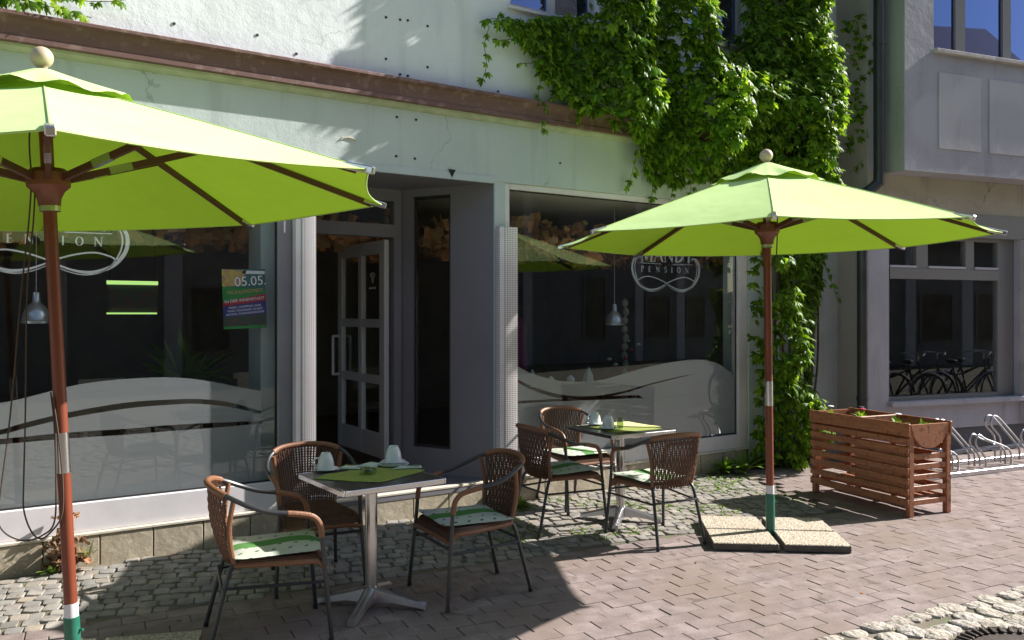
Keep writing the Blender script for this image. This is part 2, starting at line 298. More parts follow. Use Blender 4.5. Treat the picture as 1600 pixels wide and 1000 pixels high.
# ---------------------------------------------------------------- mesh helpers
class MB:
    def __init__(s): s.v = []; s.f = []
    def add(s, vs, fs):
        o = len(s.v); s.v += [tuple(v) for v in vs]; s.f += [tuple(i + o for i in f) for f in fs]; return s
    def box(s, x0, x1, y0, y1, z0, z1, bev=0, mtx=None):
        if bev:
            c = [(x0 + x1) / 2, (y0 + y1) / 2, (z0 + z1) / 2]; h = [abs(x1 - x0) / 2, abs(y1 - y0) / 2, abs(z1 - z0) / 2]; bev = min(bev, min(h) * .9)
            vs = []; ix = {}
            for sx in (-1, 1):
                for sy in (-1, 1):
                    for sz in (-1, 1):
                        for a in range(3):
                            p = [c[i] + (sx, sy, sz)[i] * (h[i] - (0 if i == a else bev)) for i in range(3)]
                            ix[(sx, sy, sz, a)] = len(vs); vs.append(p)
            fs = []
            S = (-1, 1)
            for g in S:
                fs += [[ix[(g, a, b, 0)] for a, b in ((-1, -1), (1, -1), (1, 1), (-1, 1))], [ix[(a, g, b, 1)] for a, b in ((-1, -1), (1, -1), (1, 1), (-1, 1))], [ix[(a, b, g, 2)] for a, b in ((-1, -1), (1, -1), (1, 1), (-1, 1))]]
                for k in S:
                    fs += [[ix[(g, k, -1, 0)], ix[(g, k, 1, 0)], ix[(g, k, 1, 1)], ix[(g, k, -1, 1)]], [ix[(g, -1, k, 0)], ix[(g, 1, k, 0)], ix[(g, 1, k, 2)], ix[(g, -1, k, 2)]], [ix[(-1, g, k, 1)], ix[(1, g, k, 1)], ix[(1, g, k, 2)], ix[(-1, g, k, 2)]]]
                    for l in S: fs.append([ix[(g, k, l, 0)], ix[(g, k, l, 1)], ix[(g, k, l, 2)]])
        else:
            vs = [(x, y, z) for x in (x0, x1) for y in (y0, y1) for z in (z0, z1)]
            fs = [(0, 1, 3, 2), (4, 6, 7, 5), (0, 4, 5, 1), (2, 3, 7, 6), (0, 2, 6, 4), (1, 5, 7, 3)]
        if mtx: vs = [mtx @ Vector(v) for v in vs]
        return s.add(vs, fs)
    def bar(s, a, b, w, h, up=(0, 0, 1), bev=0):
        a = Vector(a); b = Vector(b); d = b - a; L = d.length; d.normalize(); u = Vector(up); x = d.cross(u)
        if x.length < 1e-4: x = d.cross(Vector((1, 0, 0)))
        x.normalize(); u = x.cross(d)
        m = Matrix((d, x, u)).transposed().to_4x4(); m.translation = a
        return s.box(0, L, -w / 2, w / 2, -h / 2, h / 2, bev, m)
    def tube(s, pts, r, n=8, closed=False):
        pts = [Vector(p) for p in pts]; N = len(pts); rs = r if isinstance(r, (list, tuple)) else [r] * N
        T = []
        for i in range(N):
            if closed: t = pts[(i + 1) % N] - pts[i - 1]
            else: t = pts[min(i + 1, N - 1)] - pts[max(i - 1, 0)]
            T.append(t.normalized())
        u = T[0].orthogonal().normalized(); vs = []; fs = []
        for i in range(N):
            u = (u - T[i] * u.dot(T[i]))
            if u.length < 1e-6: u = T[i].orthogonal()
            u.normalize(); w = T[i].cross(u)
            for k in range(n):
                a = 2 * math.pi * k / n; vs.append(pts[i] + (u * math.cos(a) + w * math.sin(a)) * rs[i])
        for i in range(N if closed else N - 1):
            j = (i + 1) % N
            for k in range(n): fs.append((i * n + k, i * n + (k + 1) % n, j * n + (k + 1) % n, j * n + k))
        if not closed: fs += [tuple(range(n))[::-1], tuple((N - 1) * n + k for k in range(n))]
        return s.add(vs, fs)
    def lathe(s, prof, n=16, o=(0, 0, 0), cap=True):
        vs = []; fs = []
        for r, z in prof:
            for k in range(n):
                a = 2 * math.pi * k / n; vs.append((o[0] + r * math.cos(a), o[1] + r * math.sin(a), o[2] + z))
        for i in range(len(prof) - 1):
            for k in range(n): fs.append((i * n + k, i * n + (k + 1) % n, (i + 1) * n + (k + 1) % n, (i + 1) * n + k))
        if cap: fs += [tuple(range(n))[::-1], tuple((len(prof) - 1) * n + k for k in range(n))]
        return s.add(vs, fs)
    def prism(s, poly, a0, a1, fn):
        """poly of 2d points, extruded from a0 to a1; fn(u,v,a)->xyz"""
        n = len(poly); vs = [fn(u, v, a0) for u, v in poly] + [fn(u, v, a1) for u, v in poly]
        fs = [tuple(range(n))[::-1], tuple(range(n, 2 * n))] + [(i, (i + 1) % n, n + (i + 1) % n, n + i) for i in range(n)]
        return s.add(vs, fs)
    def strip(s, pts, w, fn, d=.003):
        """stroke of width w (number or list) along 2d polyline, thickness d"""
        N = len(pts); ws = w if isinstance(w, (list, tuple)) else [w] * N; L = []; Rr = []
        for i in range(N):
            a = Vector(pts[max(i - 1, 0)]); b = Vector(pts[min(i + 1, N - 1)]); t = (b - a).normalized(); nn = Vector((-t.y, t.x)); p = Vector(pts[i])
            L.append(p + nn * ws[i] / 2); Rr.append(p - nn * ws[i] / 2)
        for i in range(N - 1):
            s.prism([L[i], L[i + 1], Rr[i + 1], Rr[i]], 0, d, fn)
        return s
    def grid(s, fn, nu, nv):
        vs = [fn(i / nu, j / nv) for i in range(nu + 1) for j in range(nv + 1)]
        fs = [(i * (nv + 1) + j, (i + 1) * (nv + 1) + j, (i + 1) * (nv + 1) + j + 1, i * (nv + 1) + j + 1) for i in range(nu) for j in range(nv)]
        return s.add(vs, fs)
    def mesh(s, name, m, angle=35, fix=True):
        me = bpy.data.meshes.new(name); me.from_pydata(s.v, [], s.f)
        if fix:
            b = bmesh.new(); b.from_mesh(me); bmesh.ops.recalc_face_normals(b, faces=b.faces); b.to_mesh(me); b.free()
        me.polygons.foreach_set('use_smooth', [True] * len(me.polygons)); me.set_sharp_from_angle(angle=R(angle))
        me.materials.append(m if not isinstance(m, str) else M[m]); me.update(); return me
    def build(s, name, m, parent=None, label=None, angle=35, fix=True, kind=None):
        return link(name, s.mesh(name, m, angle, fix), parent, label, kind)
def link(name, data, parent=None, label=None, kind=None, loc=None, rot=None, scale=None):
    o = bpy.data.objects.new(name, data); SC.collection.objects.link(o)
    if parent: o.parent = parent
    if label: o['label'] = label
    if kind: o['kind'] = kind
    if loc: o.location = loc
    if rot: o.rotation_euler = rot
    if scale: o.scale = scale
    return o
def tag(o, label, cat, group=None):
    o['label'] = label; o['category'] = cat
    if group: o['group'] = group
    return o
def thing(name, label, cat, loc=(0, 0, 0), rz=0, group=None):
    o = bpy.data.objects.new(name, None); SC.collection.objects.link(o); o.location = loc; o.rotation_euler = (0, 0, rz); o.empty_display_size = .1
    return tag(o, label, cat, group)
def dup(root, loc, rz, label, group=None):
    r = root.copy(); SC.collection.objects.link(r); r.location = loc; r.rotation_euler = (0, 0, rz); r['label'] = label
    if group: r['group'] = group
    for ch in list(root.children):
        c = ch.copy(); SC.collection.objects.link(c); c.parent = r
        for g in list(ch.children):
            d = g.copy(); SC.collection.objects.link(d); d.parent = c
    return r
def smooth_path(pts, k=4):
    P = [Vector(p) for p in pts]; out = []
    for i in range(len(P) - 1):
        p0 = P[max(i - 1, 0)]; p1 = P[i]; p2 = P[i + 1]; p3 = P[min(i + 2, len(P) - 1)]
        for j in range(k):
            t = j / k
            out.append(.5 * ((2 * p1) + (p2 - p0) * t + (2 * p0 - 5 * p1 + 4 * p2 - p3) * t * t + (3 * p1 - p0 - 3 * p2 + p3) * t ** 3))
    return out + [P[-1]]
def inpoly(x, y, poly):
    c = False; n = len(poly)
    for i in range(n):
        x1, y1 = poly[i]; x2, y2 = poly[i - 1]
        if (y1 > y) != (y2 > y) and x < (x2 - x1) * (y - y1) / (y2 - y1) + x1: c = not c
    return c
CT, ST_ = math.cos(YAW), math.sin(YAW)
def view(p):
    x, y, z = p[0] - CAM.x, p[1] - CAM.y, p[2] - CAM.z
    X = x * CT - y * ST_; Z = x * ST_ + y * CT
    if Z < .1: return None
    return 800 + FPX * X / Z, 490 - FPX * z / Z, Z
def in_frame(p, m=0):
    q = view(p); return bool(q) and -m < q[0] < 1600 + m and -m < q[1] < 1000 + m

# ---------------------------------------------------------------- ground, paving
EX = Vector((math.cos(R(-7.0)), math.sin(R(-7.0)))); EQ = Vector((math.sin(R(-7.0)), -math.cos(R(-7.0))))   # along the kerb line, towards the street
O2 = Vector((.18, -1.09))
def pq(p, q): v = O2 + EX * p + EQ * q; return v.x, v.y
def to_pq(x, y): v = Vector((x, y)) - O2; return v.dot(EX), v.dot(EQ)
MB().box(-70, 90, -60, 60, -.6, -.02).build('ground', 'joint_sand', kind='structure')
PR = Matrix.Rotation(R(-7.0), 4, 'Z')
SEAM = [(6.75, 0.0), (5.95, -1.85)]      # where the setts end and the brick paving runs on to the wall
def sett_side(x, y):
    (x0, y0), (x1, y1) = SEAM
    return x < x0 + (y - y0) / (y1 - y0) * (x1 - x0)
def wall2_y(x): return -.83 - (x - 10.25) * math.tan(R(12.1))
def stone_mesh(name, w, l, h, seed, m, top_in=.90, dome=.0025, n=12, jit=.035, power=7.0):
    r = random.Random(seed); mb = MB(); ring = []
    for k in range(n):
        a = 2 * math.pi * (k + .5) / n; c, s_ = math.cos(a), math.sin(a)
        rad = (abs(c) ** power + abs(s_) ** power) ** (-1 / power) * (1 + r.uniform(-jit, jit))
        ring.append((c * rad * w / 2, s_ * rad * l / 2))
    tl = (r.uniform(-.05, .05), r.uniform(-.05, .05)); vs = []
    for sc, z in ((1.0, -h), (1.0, -.011), (.965, -.003), (top_in, 0)):
        for x, y in ring: vs.append((x * sc, y * sc, z + (x * tl[0] + y * tl[1] if z > -h else 0)))
    vs.append((0, 0, dome)); fs = []
    for i in range(3):
        for k in range(n): fs.append((i * n + k, i * n + (k + 1) % n, (i + 1) * n + (k + 1) % n, (i + 1) * n + k))
    for k in range(n): fs.append((3 * n + k, 3 * n + (k + 1) % n, 4 * n))
    mb.add(vs, fs); return mb
def lay(name, spots, variants, mi, mm, parent, limit=300):
    """spots: (x,y,z,rz,sx,sy,variant); the largest `limit` in view become objects, the rest one mesh"""
    meshes = [v.mesh(name, mi, 24) for v in variants]
    def size(s):
        q = view((s[0], s[1], 0)); return (1 / q[2]) if q and in_frame((s[0], s[1], 0), 25) else -1
    order = sorted(range(len(spots)), key=lambda i: -size(spots[i])); single = [i for i in order[:limit] if size(spots[i]) > 0]; ss = set(single)
    for i in single:
        x, y, z, rz, sx, sy, v = spots[i]; link(name, meshes[v], parent, None, None, (x, y, z), (0, 0, rz), (sx, sy, 1))
    rest = MB()
    for i, sp in enumerate(spots):
        if i in ss: continue
        x, y, z, rz, sx, sy, v = sp; m = Matrix.Translation((x, y, z)) @ Matrix.Rotation(rz, 4, 'Z') @ Matrix.Diagonal((sx, sy, 1, 1))
        rest.add([m @ Vector(p) for p in variants[v].v], variants[v].f)
    if rest.v: rest.build('more_' + name + 's', mm, parent, angle=24, kind='stuff')

# setts by the wall
strip_o = MB().prism([(-4.5, .0), (SEAM[0][0] - .02, .0), (SEAM[1][0], SEAM[1][1] + .03), pq(-4.7, -.02)], -.12, -.010, lambda u, v, a: (u, v, a)).build('cobble_strip', 'joint_sand', kind='structure')
var = [stone_mesh('sett', .092, .101, .06, 100 + i, 'sett') for i in range(10)]
spots = []; SA = R(-16)
for j in range(-80, 100):
    for i in range(-95, 140):
        u = i * .0935 + (j % 2) * .045 + .02 * math.sin(j * 1.7); v = j * .1025 + .03 * math.sin(i * .35)
        x = math.cos(SA) * u - math.sin(SA) * v + 2; y = math.sin(SA) * u + math.cos(SA) * v - .8
        x += rnd.uniform(-.011, .011); y += rnd.uniform(-.011, .011)
        if x < -3.6 or y > -.04 or to_pq(x, y)[1] > -.045 or not sett_side(x + .05, y): continue
        spots.append((x, y, rnd.uniform(-.004, .004), SA + rnd.uniform(-.10, .10) + rnd.choice((0, math.pi)), rnd.uniform(.90, 1.03), rnd.uniform(.88, 1.02), rnd.randrange(10)))
lay('sett', spots, var, 'sett', 'sett_many', strip_o)

# brick paving
pave = MB().prism([pq(-5, .0), pq(16, .0), pq(16, 1.80), pq(-5, 1.80)], -.12, -.006, lambda u, v, a: (u, v, a)).build('pavement', 'joint_sand', kind='structure')
LB, WB = .222, .1165
var = []
for i in range(6):
    r = random.Random(i); mb = MB(); mb.box(-LB / 2 + .0023, LB / 2 - .0023, -WB / 2 + .0009, WB / 2 - .0009, -.06, 0, .0022); mb.v = [(x, y, z + (r.uniform(-.0006, .0006) if z > -.01 else 0)) for x, y, z in mb.v]; var.append(mb)
spots = []
for j in range(-28, 16):
    q = (j + .5) * WB
    if q > 1.81: continue
    for i in range(-24, 75):
        p = i * LB + (j % 2) * LB / 2 + rnd.uniform(-.003, .003); x, y = pq(p, q)
        if q < 0:
            if sett_side(x - .06, y) or y > -.06 or y > wall2_y(x) - .04 or x > 13: continue
        spots.append((x, y, rnd.uniform(-.0022, .0020), R(-7.0) + rnd.uniform(-.006, .006), 1, 1, rnd.randrange(6)))
lay('paver', spots, var, 'paver', 'paver_many', pave)

# rough street setts and the iron cover
street = MB().prism([pq(-12, 1.80), pq(30, 1.80), pq(30, 9.5), pq(-12, 9.5)], -.12, -.012, lambda u, v, a: (u, v, a)).build('street', 'joint_sand', kind='structure')
MH = Vector((4.30, -4.13)); MHR = .375
var = [stone_mesh('street_sett', .160, .142, .08, 300 + i, 'rough', .86, .004, 11, .15, 4.5) for i in range(12)]
spots = []
for j in range(0, 26):
    q = 1.88 + j * .142; off = rnd.uniform(0, .15)
    for i in range(-20, 50):
        p = i * .158 + off; x, y = pq(p + rnd.uniform(-.014, .014), q + rnd.uniform(-.014, .014))
        if (Vector((x, y)) - MH).length < MHR + .145: continue
        spots.append((x, y, rnd.uniform(-.010, .006), R(-7) + rnd.uniform(-.28, .28), rnd.uniform(.82, 1.12), rnd.uniform(.8, 1.06), rnd.randrange(12)))
for k in range(20):
    a = 2 * math.pi * k / 20; spots.append((MH.x + (MHR + .085) * math.cos(a), MH.y + (MHR + .085) * math.sin(a), rnd.uniform(-.006, .004), a + R(90) + rnd.uniform(-.1, .1), rnd.uniform(.85, 1.0), rnd.uniform(.9, 1.05), rnd.randrange(12)))
lay('street_sett', spots, var, 'rough', 'rough_many', street)
mh = thing('manhole_cover', 'round rusty iron cover with a ribbed rim set in the rough street setts', 'manhole cover', (MH.x, MH.y, 0))
MB().lathe([(MHR - .055, -.05), (MHR - .055, -.004), (MHR, -.004), (MHR, -.05)], 48, cap=False).build('rim', 'iron', mh)
MB().lathe([(0.01, -.05), (MHR - .06, -.05), (MHR - .06, -.006), (0.01, -.006)], 48).build('lid', 'iron', mh)
mb = MB()
for k in range(44):
    a = 2 * math.pi * k / 44; d = Vector((math.cos(a), math.sin(a), 0)); t = Vector((-d.y, d.x, 0))
    mb.bar(d * (MHR - .075) + Vector((0, 0, 0.002)) + t * .01, d * (MHR - .005) + Vector((0, 0, .002)) - t * .012, .018, .012, bev=.003)
mb.build('rib_ring', 'iron', mh)

# ---------------------------------------------------------------- the shop building
shop = thing('shop_building', 'white rendered shop house with brown ledge, wide shop windows and recessed grey entrance', 'building')
# upper wall with two openings
W1 = (4.0, 5.0, 4.30, 5.6); W2 = (6.15, 7.02, 4.45, 5.9)
mb = MB()
def wallpart(x0, x1, z0, z1): mb.grid(lambda a, b: (x0 + (x1 - x0) * a, .02, z0 + (z1 - z0) * b), 1, 1); mb.box(x0, x1, .021, .36, z0, z1)
mb = MB()
for x0, x1, z0, z1 in ((-4.5, W1[0], 3.44, 7.6), (W1[0], W1[1], 3.44, W1[2]), (W1[0], W1[1], W1[3], 7.6), (W1[1], W2[0], 3.44, 7.6), (W2[0], W2[1], 3.44, W2[2]), (W2[0], W2[1], W2[3], 7.6), (W2[1], 9.4, 3.44, 7.6)):
    mb.box(x0, x1, .02, .36, z0, z1)
mb.build('upper_wall', 'wall', shop)
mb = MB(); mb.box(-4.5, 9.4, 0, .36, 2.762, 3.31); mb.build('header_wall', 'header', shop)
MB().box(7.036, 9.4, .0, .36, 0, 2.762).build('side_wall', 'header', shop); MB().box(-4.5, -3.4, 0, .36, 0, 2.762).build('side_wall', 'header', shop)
MB().box(2.066, 2.20, .004, .30, .2, 2.762).build('pilaster', 'stile', shop); MB().box(3.832, 3.942, .004, .30, .2, 2.762).build('pilaster', 'pilaster', shop)
MB().box(2.2, 3.832, -.012, .02, 2.742, 2.80).build('door_header_trim', 'pilaster', shop)
# ledge moulding
prof = [(.02, 3.49), (-.122, 3.480), (-.130, 3.474), (-.130, 3.456), (-.122, 3.450), (-.098, 3.440), (-.086, 3.42), (-.080, 3.39), (-.080, 3.345), (-.088, 3.338), (-.088, 3.306), (-.08, 3.302), (.02, 3.302)]
MB().prism(prof, -4.5, 8.45, lambda u, v, a: (a, u, v)).build('ledge', 'ledge', shop, angle=20)
MB().prism([(.01, 3.302), (-.05, 3.302), (-.048, 3.285), (-.02, 3.262), (.01, 3.255)], -4.5, 8.45, lambda u, v, a: (a, u, v)).build('ledge_fillet', 'ledge_fillet', shop, angle=20)
# drill holes
hole = MB().lathe([(.0105, 0), (.0105, .006)], 8).mesh('drill_hole', M['drill'])
for x, z in [(1.241, 3.62), (1.811, 3.646), (2.101, 3.56), (2.827, 3.973), (2.95, 3.977), (3.018, 3.985), (3.197, 3.973), (2.827, 3.644), (2.95, 3.54), (3.018, 3.54), (3.197, 3.639), (3.878, 3.54)]:
    link('drill_hole', hole, shop, None, None, (x, .021, z), (R(90), 0, 0))
for x, z in [(2.912, 3.191), (3.082, 3.192), (2.907, 2.88), (3.071, 2.877), (4.528, 2.985)]:
    link('drill_hole', hole, shop, None, None, (x, .001, z), (R(90), 0, 0))
MB().prism([(-.035, .03), (.035, .03), (0, -.035)], -.016, -.011, lambda u, v, a: (3.407 + u, a, 2.79 + v)).build('black_marker', 'black', shop)
MB().strip([(2.44, 2.955), (2.46, 2.975), (2.50, 2.985), (2.54, 2.978), (2.57, 2.965)], [.004, .012, .014, .010, .004], lambda u, v, a: (u, -.001 - a * 3, v), .003).build('loose_plaster', 'cap', shop)
# plinth
MB().box(-4.5, 7.036, .012, .3, 0, .19).build('plinth_core', 'slab_side', shop)
def tile(x0, x1, z0, z1, m): MB().box(x0 + .0035, x1 - .0035, -.006, .02, z0, z1, .004).build('tile', m, shop)
x = .452 - .3255 * 13
while x < 6.95:
    tile(x, min(x + .3255, 7.03), -.03, .186, M['tile']); x += .3255
x = .452 - .3255 * 13
capm = {}
mb = MB()
mb.box(-4.5, 7.036, -.014, .05, .188, .208, .004)
mb.build('plinth_cap', 'cap', shop)

def window(name, label, x0, x1, z0, z1, px0, px1, pz0, pz1, m, stile=None):
    f = MB(); y0, y1 = .016, .12
    f.box(x0, px0, y0, y1, z0, z1, .004)
    if not stile: f.box(px1, x1, y0, y1, z0, z1, .004)
    f.box(px0, px1, y0 + .002, y1, z0, pz0, .004); f.box(px0, px1, y0 + .002, y1, pz1, z1, .004)
    o = f.build(name, m, shop, label)
    if stile: MB().box(px1, x1, y0, y1, z0, z1, .004).build('stile', stile, o)
    g = MB(); d = .012
    g.box(px0 - .002, px0 + d, .05, .058, pz0, pz1); g.box(px1 - d, px1 + .002, .05, .058, pz0, pz1); g.box(px0 + d, px1 - d, .05, .058, pz0, pz0 + d); g.box(px0 + d, px1 - d, .05, .058, pz1 - d, pz1)
    g.build('gasket', 'dark_gasket', o)
    MB().box(px0 + .001, px1 - .001, .060, .068, pz0 + .001, pz1 - .001).build('pane', 'glass', o)
    return o
winL = window('shop_window', None, -3.4, 2.066, .208, 2.762, -3.30, 1.965, .40, 2.70, M['frame_white'], 'stile')
winR = window('shop_window', None, 3.943, 7.036, .208, 2.762, 3.995, 6.90, .352, 2.712, M['frame_white'])
FY = lambda u, v, a: (u, .074 + a, v)
def film_band(mb, top, bot, n=40, x0=None, x1=None):
    def ev(c, x):
        for i in range(len(c) - 1):
            if c[i][0] <= x <= c[i + 1][0]:
                a = c[max(i - 1, 0)]; b = c[i]; e = c[i + 1]; g = c[min(i + 2, len(c) - 1)]; t = (x - b[0]) / (e[0] - b[0])
                m0 = (e[1] - a[1]) / (e[0] - a[0]) * (e[0] - b[0]); m1 = (g[1] - b[1]) / (g[0] - b[0]) * (e[0] - b[0])
                return b[1] * (2 * t ** 3 - 3 * t * t + 1) + m0 * (t ** 3 - 2 * t * t + t) + e[1] * (-2 * t ** 3 + 3 * t * t) + m1 * (t ** 3 - t * t)
        return c[-1][1] if x > c[-1][0] else c[0][1]
    for i in range(n):
        xa = x0 + (x1 - x0) * i / n; xb = x0 + (x1 - x0) * (i + 1) / n
        ta, tb, ba, bb = ev(top, xa), ev(top, xb), ev(bot, xa), ev(bot, xb)
        if ta - ba < .001 and tb - bb < .001: continue
        mb.prism([(xa, max(ta, ba)), (xb, max(tb, bb)), (xb, bb), (xa, ba)], 0, .002, FY)
tL = [(-3.2, .99), (-2.2, 1.0), (-1.2, 1.06), (-.5, 1.03), (.222, 1.071), (.687, 1.17), (1.117, 1.193), (1.368, 1.174), (1.586, 1.128), (1.855, 1.06)]
a1 = [(-3.2, .93), (-1.2, .95), (-.5, .87), (.222, .905), (.353, .938), (.61, .990), (.963, 1.033), (1.236, 1.036), (1.415, 1.030), (1.637, .992), (1.855, .915)]
b1 = [(-3.2, .90), (-1.2, .92), (-.5, .84), (.222, .872), (.353, .902), (.61, .952), (.963, .992), (1.236, 1.0), (1.415, .995), (1.637, .958), (1.855, .895)]
a2 = [(-3.2, .86), (-1.2, .83), (.222, .847), (.61, .858), (.963, .856), (1.236, .860), (1.451, .857), (1.855, .845)]
b2 = [(-3.2, .84), (-1.2, .80), (.222, .812), (.61, .818), (.963, .815), (1.236, .818), (1.451, .818), (1.855, .825)]
base = [(-3.2, .405), (1.855, .405)]
mb = MB(); film_band(mb, tL, a1, 60, -3.2, 1.855); film_band(mb, b1, a2, 60, -3.2, 1.855); film_band(mb, b2, base, 60, -3.2, 1.855)
mb.build('frosted_film', 'film', winL, 'grey frosted film with arched top edge and two clear curved stripes')
tR = [(4.0, 1.225), (4.069, 1.192), (4.254, 1.101), (4.537, 1.026), (4.757, .999), (5.061, 1.003), (5.461, 1.072), (5.797, 1.123), (6.285, 1.159), (6.613, 1.116), (6.895, .98)]
a1 = [(4.0, 1.11), (4.069, 1.078), (4.254, .99), (4.537, .902), (4.794, .865), (5.061, .860), (5.379, .888), (5.627, .932), (5.884, .970), (6.149, 1.0), (6.331, 1.007), (6.895, .93)]
b1 = [(4.0, 1.085), (4.069, 1.050), (4.254, .958), (4.537, .868), (4.794, .832), (5.061, .832), (5.379, .868), (5.627, .914), (5.884, .953), (6.149, .99), (6.331, 1.007), (6.895, .93)]
a2 = [(4.0, .862), (4.609, .853), (5.061, .846), (5.56, .832), (5.60, .80), (6.895, .80)]
b2 = [(4.0, .838), (4.609, .830), (5.061, .818), (5.56, .806), (5.60, .80), (6.895, .80)]
base = [(4.0, .356), (6.895, .356)]
mb = MB(); film_band(mb, tR, a1, 60, 4.0, 6.895); film_band(mb, [(x, max(z, 0)) for x, z in b1], a2, 60, 4.0, 6.895); film_band(mb, b2, base, 60, 4.0, 6.895)
mb.build('frosted_film', 'film', winR, 'grey frosted film with a swooping wave edge and clear stripes')

# etched logo on each window
def letters(mb, word, x, z, h, sp, fn):
    t, th = h * .17, h * .055
    for ch in word:
        w = h * {'M': 1.05, 'A': .85, 'N': .9, 'D': .82, 'Y': .8, 'P': .6, 'E': .6, 'S': .55, 'I': .3, 'O': .85}[ch]
        P = lambda pts: [(x + a * w, z + b * h) for a, b in pts]
        S = lambda pts, ww: mb.strip(P(pts), ww, fn)
        ser = lambda a, b: mb.strip([(x + a * w - h * .11, z + b * h), (x + a * w + h * .11, z + b * h)], th, fn)
        arc = lambda cx, cy, rx, ry, a0, a1, n=12: [(cx + rx * math.cos(R(a0 + (a1 - a0) * k / n)), cy + ry * math.sin(R(a0 + (a1 - a0) * k / n))) for k in range(n + 1)]
        if ch == 'M': S([(.1, 0), (.1, 1)], th * 1.2); S([(.1, 1), (.5, .08)], t); S([(.5, .08), (.88, 1)], th * 1.2); S([(.88, 1), (.88, 0)], t); ser(.1, 0); ser(.88, 0)
        if ch == 'A': S([(.08, 0), (.48, 1)], th * 1.2); S([(.48, 1), (.9, 0)], t); S([(.24, .36), (.74, .36)], th); ser(.08, 0); ser(.9, 0)
        if ch == 'N': S([(.12, 0), (.12, 1)], th * 1.2); S([(.12, 1), (.86, .02)], t); S([(.86, 0), (.86, 1)], th * 1.2); ser(.12, 0); ser(.86, 1); ser(.12, 1)
        if ch == 'D': S([(.16, 0), (.16, 1)], t); S(arc(.16, .5, .74, .48, 90, -90, 16), [th + (t - th) * math.sin(math.pi * k / 16) for k in range(17)]); ser(.16, 0); ser(.16, 1)
        if ch == 'Y': S([(.5, 0), (.5, .46)], t); S([(.08, 1), (.5, .44)], t); S([(.92, 1), (.5, .44)], th * 1.3); ser(.5, 0); ser(.08, 1); ser(.92, 1)
        if ch == 'P': S([(.2, 0), (.2, 1)], t); S(arc(.2, .74, .68, .24, 90, -90), [th + (t - th) * math.sin(math.pi * k / 12) for k in range(13)]); ser(.2, 0); ser(.2, 1)
        if ch == 'E': S([(.2, 0), (.2, 1)], t); [S([(.2, b), (.85, b)], th) for b in (.03, .5, .97)]; ser(.2, 0)
        if ch == 'S': S(arc(.48, .75, .34, .23, 20, 250), t * .7); S(arc(.48, .27, .36, .25, 80, -170), t * .7)
        if ch == 'I': S([(.5, 0), (.5, 1)], t); ser(.5, 0); ser(.5, 1)
        if ch == 'O': S(arc(.5, .5, .40, .47, 0, 360, 24), [th + (t - th) * abs(math.cos(2 * math.pi * k / 24)) for k in range(25)])
        x += w + sp
def logo(parent, cx, cz, k):
    fn = lambda u, v, a: (cx + u * k, .0575 - a * .5 - .0008, cz + v * k)
    fn = lambda u, v, a: (cx + u * k, .0705 + a * .5, cz + v * k)
    mb = MB()
    letters(mb, 'MANDY', -.345, .16, .15, .012, fn)
    letters(mb, 'PENSION', -.34, .055, .058, .062, fn)
    mb.strip([(-.36, .142), (-.08, .138)], .006, fn); mb.strip([(.08, .138), (.36, .142)], .006, fn)
    n = 40
    for dz, w in ((0, .015), (-.016, .006)):
        for sg in (1, -1):
            pts = []
            for i in range(n + 1):
                t = i / n
                # from the centre crossing out round the side and back along the top of the loop
                a = R(-100 + 245 * t)
            loop = [(0, -.055 + dz), (.12, -.105 + dz), (.24, -.118 + dz), (.36, -.075 + dz), (.44, .02), (.455, .12), (.42, .19), (.37, .205), (.355, .18)]
            sm = smooth_path([(sg * x * (1 if dz == 0 else .93), z, 0) for x, z in loop], 6)
            m = len(sm); mb.strip([(p.x, p.y) for p in sm], [w * (.5 + 1.2 * math.sin(math.pi * j / (m - 1))) for j in range(m)], fn)
    for sg in (1, -1):
        sm = smooth_path([(sg * -.02, -.06, 0), (sg * .12, -.01, 0), (sg * .25, .012, 0), (sg * .35, -.01, 0), (sg * .39, -.04, 0)], 6)
        mb.strip([(p.x, p.y) for p in sm], .011, fn)
    mb.build('etched_logo', 'logo', parent, 'etched lettering MANDY PENSION over a looped flourish', fix=True)
logo(winR, 5.91, 1.985, 1.0); logo(winL, .50, 2.02, 1.0)

# entrance recess: splayed reveals, ceiling, floor, door frame, side light
A0 = Vector((3.83, .02)); A1 = Vector((3.37, .90)); sd = (A1 - A0).normalized(); sn = Vector((sd.y, -sd.x))   # sn points into the wall mass
def splay(t, off, z): p = A0 + (A1 - A0) * t + sn * off; return (p.x, p.y, z)
SF = lambda t, z, a: splay(t, a, z)
mb = MB()
for t0, t1, z0, z1 in ((.0, .44, .2, 2.76), (.44, .84, .2, .43), (.44, .84, 2.685, 2.76), (.84, 1.0, .2, 2.76)): mb.prism([(t0, z0), (t1, z0), (t1, z1), (t0, z1)], 0, .07, SF)
mb.build('right_reveal', 'recess', shop)
slf = MB()
for t0, t1, z0, z1 in ((.445, .462, .433, 2.683), (.822, .838, .433, 2.683), (.462, .822, .433, .455), (.462, .822, 2.66, 2.683)): slf.prism([(t0, z0), (t1, z0), (t1, z1), (t0, z1)], .012, .045, SF)
side = slf.build('side_light', 'dark_gasket', shop, 'tall narrow fixed pane beside the shop door')
MB().prism([(.463, .456), (.821, .456), (.821, 2.659), (.463, 2.659)], .025, .033, SF).build('pane', 'glass', side)
MB().prism([(2.2, .02), (2.15, .90), (2.08, .9), (2.12, .02)], .2, 2.76, lambda u, v, a: (u, v, a)).build('left_reveal', 'recess', shop)
MB().prism([(2.2, .02), (3.83, .02), (3.40, .97), (2.1, .97)], 2.752, 2.80, lambda u, v, a: (u, v, a)).build('recess_ceiling', 'recess', shop)
MB().prism([(2.2, -.01), (3.83, -.01), (3.45, .86), (2.16, .86)], .15, .206, lambda u, v, a: (u, v, a)).build('entrance_step', 'recess', shop)
df = MB()
